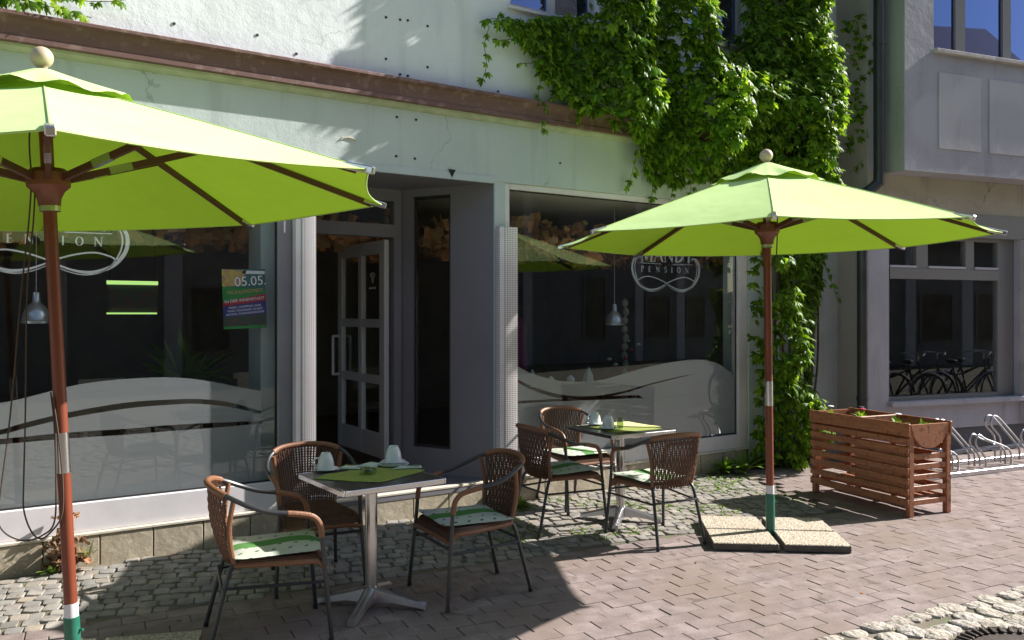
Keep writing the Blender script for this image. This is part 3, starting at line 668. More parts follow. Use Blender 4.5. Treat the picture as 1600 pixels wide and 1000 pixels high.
df.box(3.30, 3.372, .86, .95, .2, 2.752); df.box(2.15, 2.21, .86, .95, .2, 2.752); df.box(2.21, 3.30, .86, .95, 2.32, 2.435); df.box(2.21, 3.30, .86, .95, 2.65, 2.752); df.box(2.21, 3.30, .87, .95, .2, .285)
dfr = df.build('door_frame', 'recess', shop)
MB().box(2.211, 3.299, .90, .908, 2.436, 2.649).build('transom_pane', 'glass', dfr)
# the open door leaf, hinged on the right, swung inwards
door = MB(); DX0, DX1, DY0, DY1, DZ0, DZ1 = 3.235, 3.285, .93, 2.05, .30, 2.305
ys = [DY0, DY0 + .115, (DY0 + DY1) / 2 - .04, (DY0 + DY1) / 2 + .04, DY1 - .10, DY1]; zs = [DZ0, .52, .975, 1.055, 1.50, 1.58, 2.185, DZ1]
for i in (0, 2, 4): door.box(DX0, DX1, ys[i], ys[i + 1], DZ0, DZ1, .004)
for k in (0, 2, 4, 6):
    for i in (1, 3): door.box(DX0 + .002, DX1 - .002, ys[i], ys[i + 1], zs[k], zs[k + 1], .003)
dl = door.build('door', 'door', shop, 'grey glazed door standing open inwards, six panes')
for k in (1, 3, 5):
    for i in (1, 3): MB().box(3.256, 3.263, ys[i], ys[i + 1], zs[k], zs[k + 1]).build('pane', 'glass', dl)
MB().tube(smooth_path([(3.235, 2.0, 1.02), (3.17, 2.0, 1.02), (3.165, 2.0, 1.06), (3.165, 2.0, 1.36), (3.17, 2.0, 1.40), (3.235, 2.0, 1.40)], 3), .014, 8).build('handle', 'white_ring', dl)
mb = MB()
for z in (.42, 1.3, 2.15): mb.lathe([(.012, -.06), (.012, .06)], 8, (3.292, .965, z))
mb.build('hinge', 'chrome', dl)
mb = MB(); wf = lambda u, v, a: (3.2545 - a, DY0 + .30 - u, 1.93 + v)
for r_ in (.03, .055, .08): mb.strip([(r_ * math.cos(R(a)), r_ * math.sin(R(a))) for a in range(45, 136, 10)], .013, wf)
mb.prism([(.013 * math.cos(R(a)), .002 + .013 * math.sin(R(a))) for a in range(0, 360, 30)], 0, .003, wf)
for u0, u1 in ((-.075, -.045), (-.035, -.02), (-.01, .02), (.03, .07)): mb.strip([(u0, -.06), (u1, -.06)], .018, wf)
mb.build('wireless_sign', 'logo', dl, 'small white wireless sign on the door pane')
# perforated metal corner covers on both sides of the entrance
for nm, x0, x1, lab in (('corner_guard', 2.066, 2.215, 'perforated steel cover strip on the left corner of the entrance'), ('corner_guard', 3.845, 4.012, 'perforated steel cover strip on the right corner of the entrance')):
    g = thing(nm, lab, 'corner guard', (x0, 0, 0))
    w = x1 - x0; d = .085
    pr = [(0, .0), (.004, -.045), (.03, -.075), (.065, -d), (w, -d), (w, -d + .004), (.068, -d + .004), (.034, -.071), (.008, -.043), (.004, 0)]
    MB().prism(pr, .44, 2.37, lambda u, v, a: (u, v, a)).build('mesh_sheet', 'strip', g, angle=25)
    MB().box(w - .004, w, -d + .005, 0, .44, 2.37).build('edge_strip', 'brushed', g)
    MB().tube([(.03, -.07, .45), (.03, -.085, .42), (.05, -.09, .40), (.07, -.085, .41), (.07, -.08, .43)], .006, 6).build('hook', 'iron', g)

# upper windows of the shop
for (x0, x1, z0, z1), sash in ((W1, True), (W2, True)):
    f = MB(); y0, y1 = .09, .16; t = .06
    f.box(x0, x0 + t, y0, y1, z0, z1); f.box(x1 - t, x1, y0, y1, z0, z1); f.box(x0 + t, x1 - t, y0 + .001, y1, z0, z0 + t); f.box(x0 + t, x1 - t, y0 + .001, y1, z1 - t, z1); f.box((x0 + x1) / 2 - .04, (x0 + x1) / 2 + .04, y0 + .002, y1, z0 + t, z1 - t)
    o = f.build('upper_window', 'frame_white', shop)
    MB().box(x0 + t, x1 - t, .12, .128, z0 + t, z1 - t).build('pane', 'glass_up', o)
    MB().box(x0 - .03, x1 + .03, -.02, .09, z0 - .03, z0 - .001, .004).build('sill', 'frame_white', o)
# the room behind the shop windows
mb = MB(); mb.box(-4.5, 9.3, 5.6, 5.7, .1, 2.8); mb.box(-4.5, -4.4, .36, 5.6, .1, 2.8); mb.box(8.4, 8.5, .36, 5.6, .1, 2.8)
mb.build('room_wall', 'room', shop)
MB().box(-4.5, 9.3, .36, 5.7, .06, .15).build('room_floor', 'room_floor', shop)
mb = MB(); mb.box(-4.5, 2.07, .361, 5.7, 2.77, 2.9); mb.box(3.42, 9.3, .361, 5.7, 2.77, 2.9); mb.box(2.07, 3.42, .96, 5.7, 2.77, 2.9); mb.build('room_ceiling', 'room_ceiling', shop)
MB().prism([(1.87, .13), (2.02, .13), (2.05, .75), (1.96, .75)], .2, 2.76, lambda u, v, a: (u, v, a)).build('inner_jamb', 'pilaster', shop)
MB().prism([(-.3, 7.6), (5.9, 7.6), (5.9, 7.7), (2.8, 10.2), (-.5, 7.75)], -4.6, 9.4, lambda u, v, a: (a, u, v)).build('roof', 'roof', shop)
MB().box(-4.6, 9.4, 5.72, 5.9, 0, 7.6).build('rear_wall', 'opp_wall', shop)
MB().box(-4.6, -4.501, .02, 5.72, 0, 7.6).build('gable_wall', 'opp_wall', shop)

# ---------------------------------------------------------------- the neighbouring building on the right
b2 = thing('bay_building', 'grey neighbouring building with an overhanging bay and a wide ground floor window', 'building', (10.25, -.83, 0), R(-12.1))
T0 = -1.81; HI = 6.9
mb = MB(); mb.box(T0, -1.512, 0, .30, 0, 2.80); mb.box(-1.512, .55, 0, .30, .29, .572); mb.box(.55, 4.2, 0, .3, .29, 2.53); mb.build('lower_wall', 'b2wall', b2)
mb = MB(); mb.box(-1.512, 4.2, .02, .30, 0, .289); mb.build('plinth', 'b2plinth', b2)
mb = MB(); mb.box(-1.512, 4.2, -.012, .30, 2.53, 2.80); mb.build('lintel', 'b2frame', b2)
MB().box(T0, 4.2, .003, .30, 2.801, 3.199).build('shaded_band', 'b2under', b2)
MB().box(T0 - .012, T0 - .001, .0, 1.2, 0, HI).build('side_wall', 'b2pier', b2)
MB().box(.575, .95, -.06, -.001, .30, 2.528).build('pilaster', 'b2pier', b2)
sill = MB(); sill.box(-1.53, .57, -.075, .05, .575, .632, .006); sill.build('window_sill', 'b2wall', b2)
# ground floor window
f = MB(); y0, y1 = .05, .13
f.box(-1.51, -1.455, y0, y1, .634, 2.53); f.box(.27, .545, y0 + .01, y1, .634, 2.53); f.box(-1.455, .27, y0 + .002, y1, .634, .68); f.box(-1.455, .27, y0 - .012, y1, 2.03, 2.15); f.box(-1.455, .27, y0 + .002, y1, 2.49, 2.53)
for a, b in ((-1.04, -.865), (-.266, -.131)): f.box(a, b, y0 + .004, y1, 2.15, 2.49)
fo = f.build('ground_window', 'b2frame', b2)
MB().box(-1.454, .269, .09, .097, .681, 2.029).build('pane', 'glass', fo)
for a, b in ((-1.454, -1.041), (-.864, -.267), (-.13, .269)):
    MB().box(a, b, .09, .097, 2.151, 2.489).build('transom_pane', 'glass', fo)
    g = MB(); g.box(a + .005, b - .005, .04, .088, 2.155, 2.185, .004); g.build('ledge_strip', 'b2edge', fo)
mb = MB(); mb.box(-1.6, 2, 3.0, 3.1, .1, 2.8); mb.box(-1.75, -1.7, .3, 3, .1, 2.8); mb.box(2, 2.1, .3, 3, .1, 2.8); mb.box(-1.75, 2.1, .31, 3.1, 2.801, 2.9); mb.box(-1.75, 2.1, .31, 3.1, .05, .1); mb.build('room_wall', 'room', b2)
# bay
BY = -.30
BW = (-1.168, 3.2, 4.566, 6.0)
mb = MB(); mb.box(-1.588, BW[0], BY, .0, 3.2, HI); mb.box(BW[0], 4.2, BY, 0, 3.2, 4.52); mb.box(BW[0], 4.2, BY, 0, BW[3], HI); mb.box(BW[1], 4.2, BY, 0, 4.52, BW[3]); mb.build('bay_wall', 'b2wall', b2)
MB().box(T0, 4.2, .001, .3, 3.2, HI).build('upper_wall', 'b2wall', b2)
MB().box(-1.60, -1.5885, BY + .002, .0, 3.203, HI).build('bay_cheek', 'greenside', b2)
MB().box(BW[0] - .01, BW[1] + .05, BY - .06, BY + .09, 4.522, 4.566, .004).build('bay_sill', 'b2pier', b2)
for a, b in ((-1.101, -.454), (-.323, .33), (.46, 1.11), (1.24, 1.9)):
    MB().box(a, b, BY - .012, BY - .0005, 3.468, 4.322, .005).build('panel', 'b2panel', b2)
f = MB(); y0, y1 = BY + .10, BY + .17
for a, b in ((-1.168, -1.12), (-.723, -.574), (.03, .16), (.76, .90), (1.5, 1.64), (2.3, 2.44)): f.box(a, b, y0, y1, 4.566, 6.0)
segs = ((-1.12, -.723), (-.574, .03), (.16, .76), (.90, 1.5), (1.64, 2.3))
for a, b in segs: f.box(a, b, y0 + .002, y1, 4.566, 4.63); f.box(a, b, y0 + .002, y1, 5.9, 6.0)
fo = f.build('bay_window', 'b2frame', b2)
for a, b in segs: MB().box(a, b, BY + .13, BY + .137, 4.631, 5.899).build('pane', 'glass_up', fo)
mb = MB(); mb.box(BW[0], BW[1], -.02, -.002, 4.53, 6.0); mb.build('dark_interior_backing', 'black', fo)  # black sheet stands for the dark interior behind the panes
MB().prism([(-.36, HI), (5, HI), (5, HI + .1), (2.4, HI + 2.4)], T0, 4.2, lambda u, v, a: (a, u, v)).build('roof', 'roof', b2)
# downpipe
dp = thing('downpipe', 'dark zinc downpipe at the joint between the shop and the grey bay building', 'downpipe', (0, 0, 0))
MB().tube(smooth_path([(8.45, -.60, 6.8), (8.45, -.60, 4.0), (8.45, -.60, 3.16), (8.43, -.59, 3.06), (8.30, -.53, 2.94), (8.27, -.52, 2.84), (8.27, -.52, 1.6), (8.27, -.52, .0)], 4), .058, 14).build('pipe', 'pipe', dp)
for z in (6.2, 4.6, 2.4, .7): MB().lathe([(.066, -.02), (.066, .02)], 14, (8.45 if z > 3 else 8.27, -.60 if z > 3 else -.52, z)).build('bracket', 'pipe', dp)
MB().box(8.315, 8.395, -.50, -.45, .88, 2.27, .01).build('cover_strip', 'pipe2', dp)

# ---------------------------------------------------------------- across the street (behind the camera; seen in the panes)
for bi, (x0, x1, h, yy, lab) in enumerate(((-14, -1.5, 8.2, -13.2, 'long grey house across the street with white pilasters'), (-1.5, 9.5, 9.6, -13.6, 'taller house across the street with broad windows'), (9.5, 24, 8.4, -15.5, 'set back house across the street'))):
    t = thing('town_house', lab, 'building', (x0, yy, 0), 0, 'houses across the street')
    L = x1 - x0
    MB().box(0, L, -6, -.0, 0, h).build('wall', 'opp_wall', t)
    MB().prism([(.3, h), (-6.3, h), (-3, h + 3.2)], -.1, L + .1, lambda u, v, a: (a, u, v)).build('roof', 'roof', t)
    x = .9; rr = random.Random(bi + 40)
    while x < L - 1.3:
        (MB().box(x - .5, x - .5 + rr.uniform(.2, .45), .0, .09, 0, h).build('pilaster', 'opp_band', t) if rr.random() < .85 else None)
        for z in (.7, 3.5, 6.2):
            if z + 1.7 > h or rr.random() < .28: continue
            W_ = rr.choice((1.0, 1.2, 1.5)); H_ = rr.choice((1.4, 1.7, 1.9)) if z > 1 else rr.choice((1.6, 2.2))
            f = MB(); f.box(x, x + .08, -.05, .05, z, z + H_); f.box(x + W_ - .08, x + W_, -.05, .05, z, z + H_); f.box(x + .08, x + W_ - .08, -.05, .05, z, z + .08); f.box(x + .08, x + W_ - .08, -.05, .05, z + H_ - .08, z + H_)
            o = f.build('window', 'b2frame', t); MB().box(x + .08, x + W_ - .08, .004, .012, z + .08, z + H_ - .08).build('pane', 'opp_pane', o)
        x += rr.uniform(1.7, 3.0)

# ---------------------------------------------------------------- parasols
def canopy_point(k, s, t, Rr, H, sag=.05):
    a0 = 2 * math.pi * k / 8; a1 = a0 + math.pi / 4
    z = H * (1 - s) + .006 * math.sin(math.pi * s)
    p0 = Vector((math.cos(a0), math.sin(a0), 0)) * Rr * s; p1 = Vector((math.cos(a1), math.sin(a1), 0)) * Rr * s
    p = p0.lerp(p1, t); b = 4 * t * (1 - t)
    p = p * (1 - .028 * b * s ** 3); p.z = z - sag * .5 * b * s * (1 - .55 * s); return p
def upfaces(b):
    bmesh.ops.recalc_face_normals(b, faces=b.faces); b.normal_update()
    if sum(f.normal.z for f in b.faces) < 0: bmesh.ops.reverse_faces(b, faces=b.faces)
def build_parasol(label, group):
    root = thing('parasol', label, 'parasol', (0, 0, 0), 0, group)
    Z0 = 2.145; RR = 1.537; H = .525
    mb = MB()
    for k in range(8):
        mb.grid(lambda a, b, k=k: canopy_point(k, .03 + .97 * a, b, RR, H) + Vector((0, 0, Z0)), 14, 10)
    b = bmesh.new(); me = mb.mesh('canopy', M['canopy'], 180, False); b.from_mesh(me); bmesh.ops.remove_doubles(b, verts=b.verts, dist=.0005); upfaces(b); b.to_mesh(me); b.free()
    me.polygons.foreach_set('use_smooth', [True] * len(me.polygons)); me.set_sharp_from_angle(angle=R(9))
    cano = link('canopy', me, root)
    mb = MB(); q = random.Random(3)
    for k in range(8):
        ph = q.uniform(0, 6)
        def fl(a, t, k=k, ph=ph):
            s = .03 + .235 * a; p = canopy_point(k, s, t, RR, H, .0); b_ = 4 * t * (1 - t)
            p.z += .022 + .028 * (1 - a) + .020 * b_ * a * a * math.sin(ph + t * 7) + .012 * b_ * a
            return p + Vector((0, 0, Z0))
        mb.grid(fl, 6, 10)
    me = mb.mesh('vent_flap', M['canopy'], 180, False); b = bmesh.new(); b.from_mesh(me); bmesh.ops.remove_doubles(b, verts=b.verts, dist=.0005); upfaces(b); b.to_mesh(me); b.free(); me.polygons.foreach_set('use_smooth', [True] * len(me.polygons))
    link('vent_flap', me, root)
    MB().lathe([(.008, Z0 + H + .02), (.02, Z0 + H + .03), (.022, Z0 + H + .05)] + [(.047 * math.sin(R(a)), Z0 + H + .093 - .047 * math.cos(R(a))) for a in range(30, 180, 15)] + [(.002, Z0 + H + .14)], 20).build('finial', 'finial', root, angle=80)
    hem = MB()
    for k in range(8):
        hem.tube([canopy_point(k, 1.0, j / 10, RR, H) + Vector((0, 0, Z0)) for j in range(11)], .0035, 5)
        hem.tube([canopy_point(k, s_ / 12, 0, RR, H) + Vector((0, 0, Z0 + .001)) for s_ in range(1, 13)], .0028, 5)
    hem.build('stitched_seam', 'seam', cano, kind='stuff')
    for k in range(8):
        a = 2 * math.pi * k / 8; d = Vector((math.cos(a), math.sin(a), 0))
        def on(s, dz): p = canopy_point(k, s, 0, RR, H); return Vector((p.x, p.y, p.z + dz + Z0))
        r = MB(); pts = [on(s, -.02) for s in (.05, .3, .5, .7, .96)]
        for i in range(4): r.bar(pts[i], pts[i + 1] + (pts[i + 1] - pts[i]).normalized() * .002, .022, .026)
        rib = r.build('rib', 'rib', root)
        e = MB(); e.bar(on(.935, -.012), on(1.0, -.008) + d * .02, .030, .030, bev=.004); e.build('tip_cap', 'chrome', rib)
        hub = d * .075 + Vector((0, 0, Z0 + .085)); mid = on(.46, -.03); q0 = hub.lerp(mid, .27); q1 = hub.lerp(mid, .42)
        st = MB(); st.bar(hub, mid, .022, .030); s_ = st.build('strut', 'rib', root)
        MB().bar(q0, q1, .0265, .034).build('steel_joint', 'chrome', s_)
    zz = Z0
    MB().lathe([(.030, zz - .03), (.045, zz - .03), (.048, zz + .0), (.062, zz + .03), (.088, zz + .055), (.09, zz + .11), (.07, zz + .13), (.03, zz + .13)], 20).build('runner_hub', 'hubwood', root)
    MB().lathe([(.031, zz - .055), (.043, zz - .055), (.043, zz - .031), (.031, zz - .031)], 20).build('runner_collar', 'chrome', root)
    MB().lathe([(.030, Z0 + H - .10), (.055, Z0 + H - .09), (.06, Z0 + H - .03), (.03, Z0 + H - .01)], 16).build('top_hub', 'hubwood', root)
    MB().lathe([(.0275, .36), (.0275, .945)], 20).build('lower_pole', 'wood', root)
    MB().lathe([(.0275, 1.115), (.0275, Z0 + H)], 20).build('upper_pole', 'wood', root)
    MB().lathe([(.026, .30), (.0295, .30), (.0295, .362), (.026, .362)], 20).build('sleeve', 'white_ring', root)
    MB().lathe([(.026, .94), (.0288, .94), (.0288, 1.118), (.026, 1.118)], 20).build('pole_joint', 'chrome', root)
    MB().lathe([(.033, .0), (.033, .30), (.028, .302)], 20).build('socket_tube', 'green_tube', root)
    MB().tube([(.01, -.03, .24), (.014, -.046, .24)], .007, 8).build('clamp_screw', 'green_tube', root)
    return root
def aim(o, base, axis, rz):
    ax = Vector(axis).normalized(); q = Vector((0, 0, 1)).rotation_difference(ax); o.location = base
    o.rotation_mode = 'XYZ'; o.rotation_euler = (q.to_matrix() @ Matrix.Rotation(rz, 3, 'Z')).to_euler()
G_P = 'lime green parasols in front of the shop'
pL = build_parasol('lime green parasol cropped by the left edge, cords looped on its leaning pole', G_P)
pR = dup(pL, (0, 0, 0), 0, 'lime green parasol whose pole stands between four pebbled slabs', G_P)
aim(pL, (.435, -1.895, -.01), (-.046, .010, 1), R(40.5)); aim(pR, (4.935, -2.01, .02), (-.005, .010, 1), R(41))
# cords on the left and right poles
mb = MB()
def cl_(s_, z, d=.034): return (-.275 * s_ - .961 * d, .961 * s_ - .276 * d, z)     # s_ sideways from the pole, d towards the street
def cord(pts, r=.0038): mb.tube(smooth_path([cl_(*p) for p in pts], 6), r, 6)
cord([(.05, 2.26), (.075, 2.05), (.125, 1.74), (.20, 1.22), (.265, .86), (.285, .76), (.25, .69), (.17, .655), (.09, .675), (.035, .73), (.018, .90), (.012, 1.15), (.02, 1.30)])
cord([(.035, 2.26), (.055, 2.05), (.10, 1.74), (.135, 1.22), (.16, .90), (.165, .79), (.14, .70), (.10, .66), (.05, .69), (.0, .76), (-.012, .90), (-.004, 1.10), (.012, 1.28)])
cord([(.03, 2.62, .03), (.045, 2.4, .05), (.05, 2.26, .04)])
mb.build('pull_cord', 'cord', pL)
mb = MB(); cord([(-.05, 2.60, .05), (-.06, 2.3, .05), (-.055, 2.02, .03), (-.03, 1.95, .02)], .0045); mb.build('pull_cord', 'cord', pR); mb = MB(); cord([(.02, 1.18), (.045, 1.0), (.05, .90), (.028, .83), (.01, .82)], .003); mb.build('pull_cord', 'cord', pR)
# slabs that weigh the parasols down
def slab_mesh():
    mb = MB(); w, d = .442, .377
    mb.box(-w / 2, w / 2, -d / 2, d / 2, .0, .052, .005); return mb
sm_ = slab_mesh().mesh('ballast_slab', M['slab'])
sm_.materials.append(M['slab_side'])
for p in sm_.polygons:
    if p.normal.z < .5: p.material_index = 1
words = {(-1, -1): 'left front', (1, -1): 'right front', (-1, 1): 'left rear', (1, 1): 'right rear'}
for cx, cy, rz, lab in ((4.94, -2.0, R(-38.5), 'pebbled concrete slab, {} of the four round the right parasol foot'), (.45, -1.93, R(-20), 'pebbled concrete slab, {} of the four round the left parasol foot')):
    for (i, j), wd_ in words.items():
        o = Vector((i * .241, j * .201, 0)); o.rotate(Matrix.Rotation(rz, 3, 'Z'))
        s_ = link('ballast_slab', sm_, None, None, None, (cx + o.x, cy + o.y, .004), (0, 0, rz + rnd.uniform(-.012, .012))); tag(s_, lab.format(wd_), 'paving slab', 'pebbled slabs weighing down the parasols')

# ---------------------------------------------------------------- chairs
def build_chair(label):
    root = thing('rattan_chair', label, 'chair', (0, 0, 0), 0, G_C)
    # front = +y
    for s in (-1, 1):
        MB().tube(smooth_path([(s * .262, .275, .0), (s * .247, .255, .22), (s * .236, .235, .45), (s * .236, .228, .54)], 3), .0115, 10).build('leg', 'tube', root)
        MB().tube(smooth_path([(s * .20, -.30, .0), (s * .187, -.25, .20), (s * .175, -.205, .37), (s * .165, -.17, .415), (s * .15, -.10, .425)], 3), .0115, 10).build('leg', 'tube', root)
        MB().tube([(s * .258, .272, .0), (s * .257, .271, .02)], .0135, 10).build('foot_cap', 'rubber', root); MB().tube([(s * .199, -.298, .0), (s * .198, -.295, .02)], .0135, 10).build('foot_cap', 'rubber', root)
        MB().tube(smooth_path([(s * .236, .228, .52), (s * .238, .22, .58), (s * .243, .185, .625), (s * .252, .12, .645), (s * .258, .06, .655)], 4), .0150, 10).build('arm_wrap', 'wrap', root)
        # edge of the backrest, wrapped
        MB().tube(smooth_path([(s * .165, -.175, .40), (s * .178, -.195, .48), (s * .192, -.205, .60), (s * .212, -.185, .735)], 4), .0125, 8).build('back_edge', 'wrap', root)
        MB().tube([(s * .244, .25, .30), (s * .184, -.235, .30)], .008, 8).build('stretcher', 'tube', root)
    hoop = [(.258, .07, .655), (.264, -.03, .672), (.258, -.12, .705), (.222, -.205, .745), (.15, -.27, .775), (.0, -.30, .785)]
    hp = smooth_path(hoop + [(-x, y, z) for x, y, z in hoop[::-1][1:]], 4)
    MB().tube(hp, .0125, 10).build('arm_rail', 'tube', root)
    n = len(hp); MB().tube(hp[int(n * .335):int(n * .665) + 1], .0165, 10).build('top_wrap', 'wrap', root)
    MB().tube([(-.246, .252, .33), (.246, .252, .33)], .008, 8).build('stretcher', 'tube', root); MB().tube([(-.185, -.24, .31), (.185, -.24, .31)], .008, 8).build('stretcher', 'tube', root)
    # woven backrest: vertical canes between seat and hoop
    def back(a, b):      # a across -1..1, b up 0..1
        th = a * R(64); top = Vector((.215 * math.sin(th) / math.sin(R(64)), -.135 - .155 * math.cos(th) ** .8 * 1.0, .785 - .035 * a * a))
        bot = Vector((.162 * a, -.17 - .045 * (1 - a * a), .40)); p = bot.lerp(top, b); p.y -= .025 * math.sin(math.pi * b); return p
    mb = MB(); N = 27
    for i in range(N):
        a = -1 + 2 * (i + .5) / N
        pts = [back(a, j / 9) + Vector((0, (.0035 if (i + j) % 2 else -.0035), 0)) for j in range(10)]
        mb.tube(pts, .0058, 5)
    for j in range(1, 24):
        b = j / 24; mb.tube([back(-1 + 2 * k / 14, b) + Vector((0, (.0025 if (k + j) % 2 else -.0025), 0)) for k in range(15)], .0032, 4)
    mb.build('backrest', 'rattan', root)
    # woven seat
    def seat(a, b):      # a across, b back->front
        w = .165 + .065 * min(1, b * 1.4); x = a * w; y = -.19 + .44 * b; z = .428 - .012 * math.sin(math.pi * b) * (1 - a * a)
        e = max(0, b - .88) / .12; z -= .045 * e * e; y -= .0 * e
        e2 = max(0, abs(a) - .9) / .1; z -= .012 * e2; return Vector((x, y, z))
    mb = MB(); N = 30
    for i in range(N):
        a = -1 + 2 * (i + .5) / N; mb.tube([seat(a, j / 12) for j in range(13)], .0075, 5)
    for j in range(1, 30):
        mb.tube([seat(-1 + 2 * k / 10, j / 30) - Vector((0, 0, .002)) for k in range(11)], .0052, 4)
    seat_o = mb.build('seat', 'rattan', root)
    rim = [seat(-1, j / 10) for j in range(11)] + [seat(-1 + 2 * k / 8, 1) for k in range(1, 9)] + [seat(1, 1 - j / 10) for j in range(1, 11)]
    MB().tube([p + Vector((0, 0, -.012)) for p in rim], .0145, 8).build('seat_rim', 'wrap', root)
    return root
G_C = 'brown rattan cafe chairs round the two tables'
chairs = [('A', (1.33, -1.80), (.975, -.20), 'cushioned rattan chair at the near table, its back to the left parasol pole', True),
          ('B', (1.82, -1.10), (-.17, -.98), 'rattan chair without a cushion, between the near table and the left shop window', False),
          ('C', (2.515, -1.81), (-1, .05), 'rattan chair right of the near table, its back turned to the far table', True),
          ('D', (3.83, -.91), (1, -.05), 'rattan chair at the far table seen from behind, its back toward the entrance', True),
          ('E', (4.44, -.325), (-.08, -1), 'rattan chair between the far table and the right shop window, facing the street', True),
          ('F', (4.235, -1.56), (.13, .99), 'rattan chair nearest the pebbled slabs, back to the street', True)]
ch0 = None; cush0 = None
for k, (x, y), d, lab, cu in chairs:
    rz = math.atan2(d[1], d[0]) - math.pi / 2
    if ch0 is None: ch0 = build_chair(lab); ch0.location = (x, y, .004); ch0.rotation_euler = (0, 0, rz); c = ch0
    else: c = dup(ch0, (x, y, .004), rz, lab)
    if cu:
        cl = {'A': 'white cushion with green stripe on the chair beside the left parasol', 'C': 'white cushion with green stripe on the chair right of the near table', 'D': 'white cushion with green stripe on the chair backing onto the entrance', 'E': 'white cushion with green stripe on the chair by the right shop window', 'F': 'white cushion with green stripe on the chair beside the pebbled slabs'}[k]
        if cush0 is None:
            mb = MB(); S = .212
            def cf(a, b, up):
                x_ = (a * 2 - 1); y_ = (b * 2 - 1); pin = 1 + .05 * (abs(x_ * y_)) ** 2
                w = (1 - x_ ** 4) * (1 - y_ ** 4); return (x_ * S * pin * (1 - .04 * (1 - x_ * x_)), y_ * S * pin, (.012 + .014 * w ** .5 if up else .012 - .008 * w ** .5) + .008 * (abs(x_) * abs(y_)) ** 6)
            mb.grid(lambda a, b: cf(a, b, 1), 12, 12); mb.grid(lambda a, b: cf(a, b, 0), 12, 12)
            cush0 = mb.mesh('seat_cushion', M['cushion'], 60)
        off = Vector((0, .035, 0)); off.rotate(Matrix.Rotation(rz, 3, 'Z'))
        o = link('seat_cushion', cush0, None, None, None, (x + off.x, y + off.y, .438), (R(rnd.uniform(-1, 2)), 0, rz + R(rnd.uniform(-6, 6)))); tag(o, cl, 'cushion', 'printed cushions on the rattan chairs')

# ---------------------------------------------------------------- tables
G_T = 'square steel cafe tables'
def build_table(label):
    t = thing('cafe_table', label, 'table', (0, 0, 0), 0, G_T)
    h = .302
    MB().box(-h + .004, h - .004, -h + .004, h - .004, .70, .7225, .003).build('tabletop', 'tabletop', t)
    rim = MB()
    for a in range(4):
        m = Matrix.Rotation(a * math.pi / 2, 4, 'Z'); rim.box(-h + .012, h - .012, h - .006, h + .004, .694, .724, .003, m); rim.box(h - .013, h + .003, h - .013, h + .003, .693, .725, .005, m)
    rim.build('table_rim', 'chrome', t)
    MB().box(-.2, .2, -.03, .03, .672, .698, .004).box(-.03, .03, -.2, .2, .67, .697, .004).build('support_cross', 'brushed', t)
    MB().lathe([(.034, .07), (.034, .68)], 24).build('column', 'chrome', t)
    MB().lathe([(.05, .05), (.048, .085), (.037, .10)], 20).build('hub', 'brushed', t)
    for a in range(4):
        m = Matrix.Rotation(R(45) + a * math.pi / 2, 4, 'Z'); f = MB()
        P = [(.03, .05, .115, .034), (.14, .055, .085, .030), (.26, .035, .052, .026), (.318, .022, .040, .022)]
        rg = []
        for x, zb, zt, w in P: rg += [(x, -w, zb - .02), (x, -w * .9, zt - .012), (x, 0, zt), (x, w * .9, zt - .012), (x, w, zb - .02)]
        fs = [(i * 5 + j, i * 5 + (j + 1) % 5, (i + 1) * 5 + (j + 1) % 5, (i + 1) * 5 + j) for i in range(3) for j in range(5)] + [(0, 1, 2, 3, 4), (15, 16, 17, 18, 19)]
        f.add([m @ Vector(v) for v in rg], fs); fo_ = f.build('foot', 'brushed', t, angle=50)
        MB().lathe([(.014, .0), (.014, .02)], 10, tuple(m @ Vector((.30, 0, 0)))).build('foot_pad', 'rubber', fo_)
    return t
T1 = build_table('steel table with lime mat and white cups, under the left parasol shade'); T1.location = (1.92, -1.74, .004); T1.rotation_euler = (0, 0, R(2))
T2 = dup(T1, (4.36, -1.02, .004), R(-3), 'sunlit steel table with a yellow napkin, near the right shop window')
TZ = .7285
def cloth(name, pts, m, lab, cat, z=TZ, wob=.004):
    pts = [Vector((p[0], p[1], 0)) for p in pts]
    mb = MB()
    def f(a, b):
        p = pts[0].lerp(pts[1], a).lerp(pts[3].lerp(pts[2], a), b); e = max(abs(a - .5), abs(b - .5)) * 2
        n = noise.noise(p * 9); return Vector((p.x + wob * noise.noise(p * 14 + Vector((5, 0, 0))) * 2 * e, p.y + wob * n * 2 * e, z + .0012 + max(0, n) * .004 * e))
    mb.grid(f, 12, 12); mb.v = list(mb.v); top = list(mb.v); fs = list(mb.f); n0 = len(top)
    mb.add([(x, y, z) for x, y, zz in top], fs); o = mb.build(name, m, angle=60); tag(o, lab, cat); return o
cloth('table_mat', [(1.625, -1.640), (1.867, -1.955), (2.262, -1.76), (2.04, -1.43)], 'lime_cloth', 'lime green cloth mat laid askew on the near table', 'table mat', wob=.012)
def cup_set(x, y, z, s_lab, c_lab, ang, sc=1):
    s = MB().lathe([(.025, .0), (.04, .002), (.072, .012), (.071, .015), (.04, .006), (.004, .005)], 28).build('saucer', 'china', None, angle=60); s.location = (x, y, z); tag(s, s_lab, 'saucer', 'saucers on the tables')
    c = thing('cup', c_lab, 'cup', (x, y, z + .0065), ang, 'upturned white cups'); c.scale = (1.15, 1.15, 1.22)
    MB().lathe([(.040, 0), (.0415, .004), (.041, .025), (.036, .05), (.027, .07), (.024, .073), (.024, .079), (.021, .079), (.021, .075), (.003, .074)], 28).build('bowl', 'china', c, angle=50)
    MB().tube(smooth_path([(.039, 0, .022), (.058, 0, .025), (.066, 0, .040), (.055, 0, .055), (.033, 0, .056)], 4), .0042, 8).build('handle', 'china', c)
cup_set(1.765, -1.455, TZ, 'white saucer by the left corner of the near table', 'upturned white cup at the left corner of the near table, handle to the left', R(180))
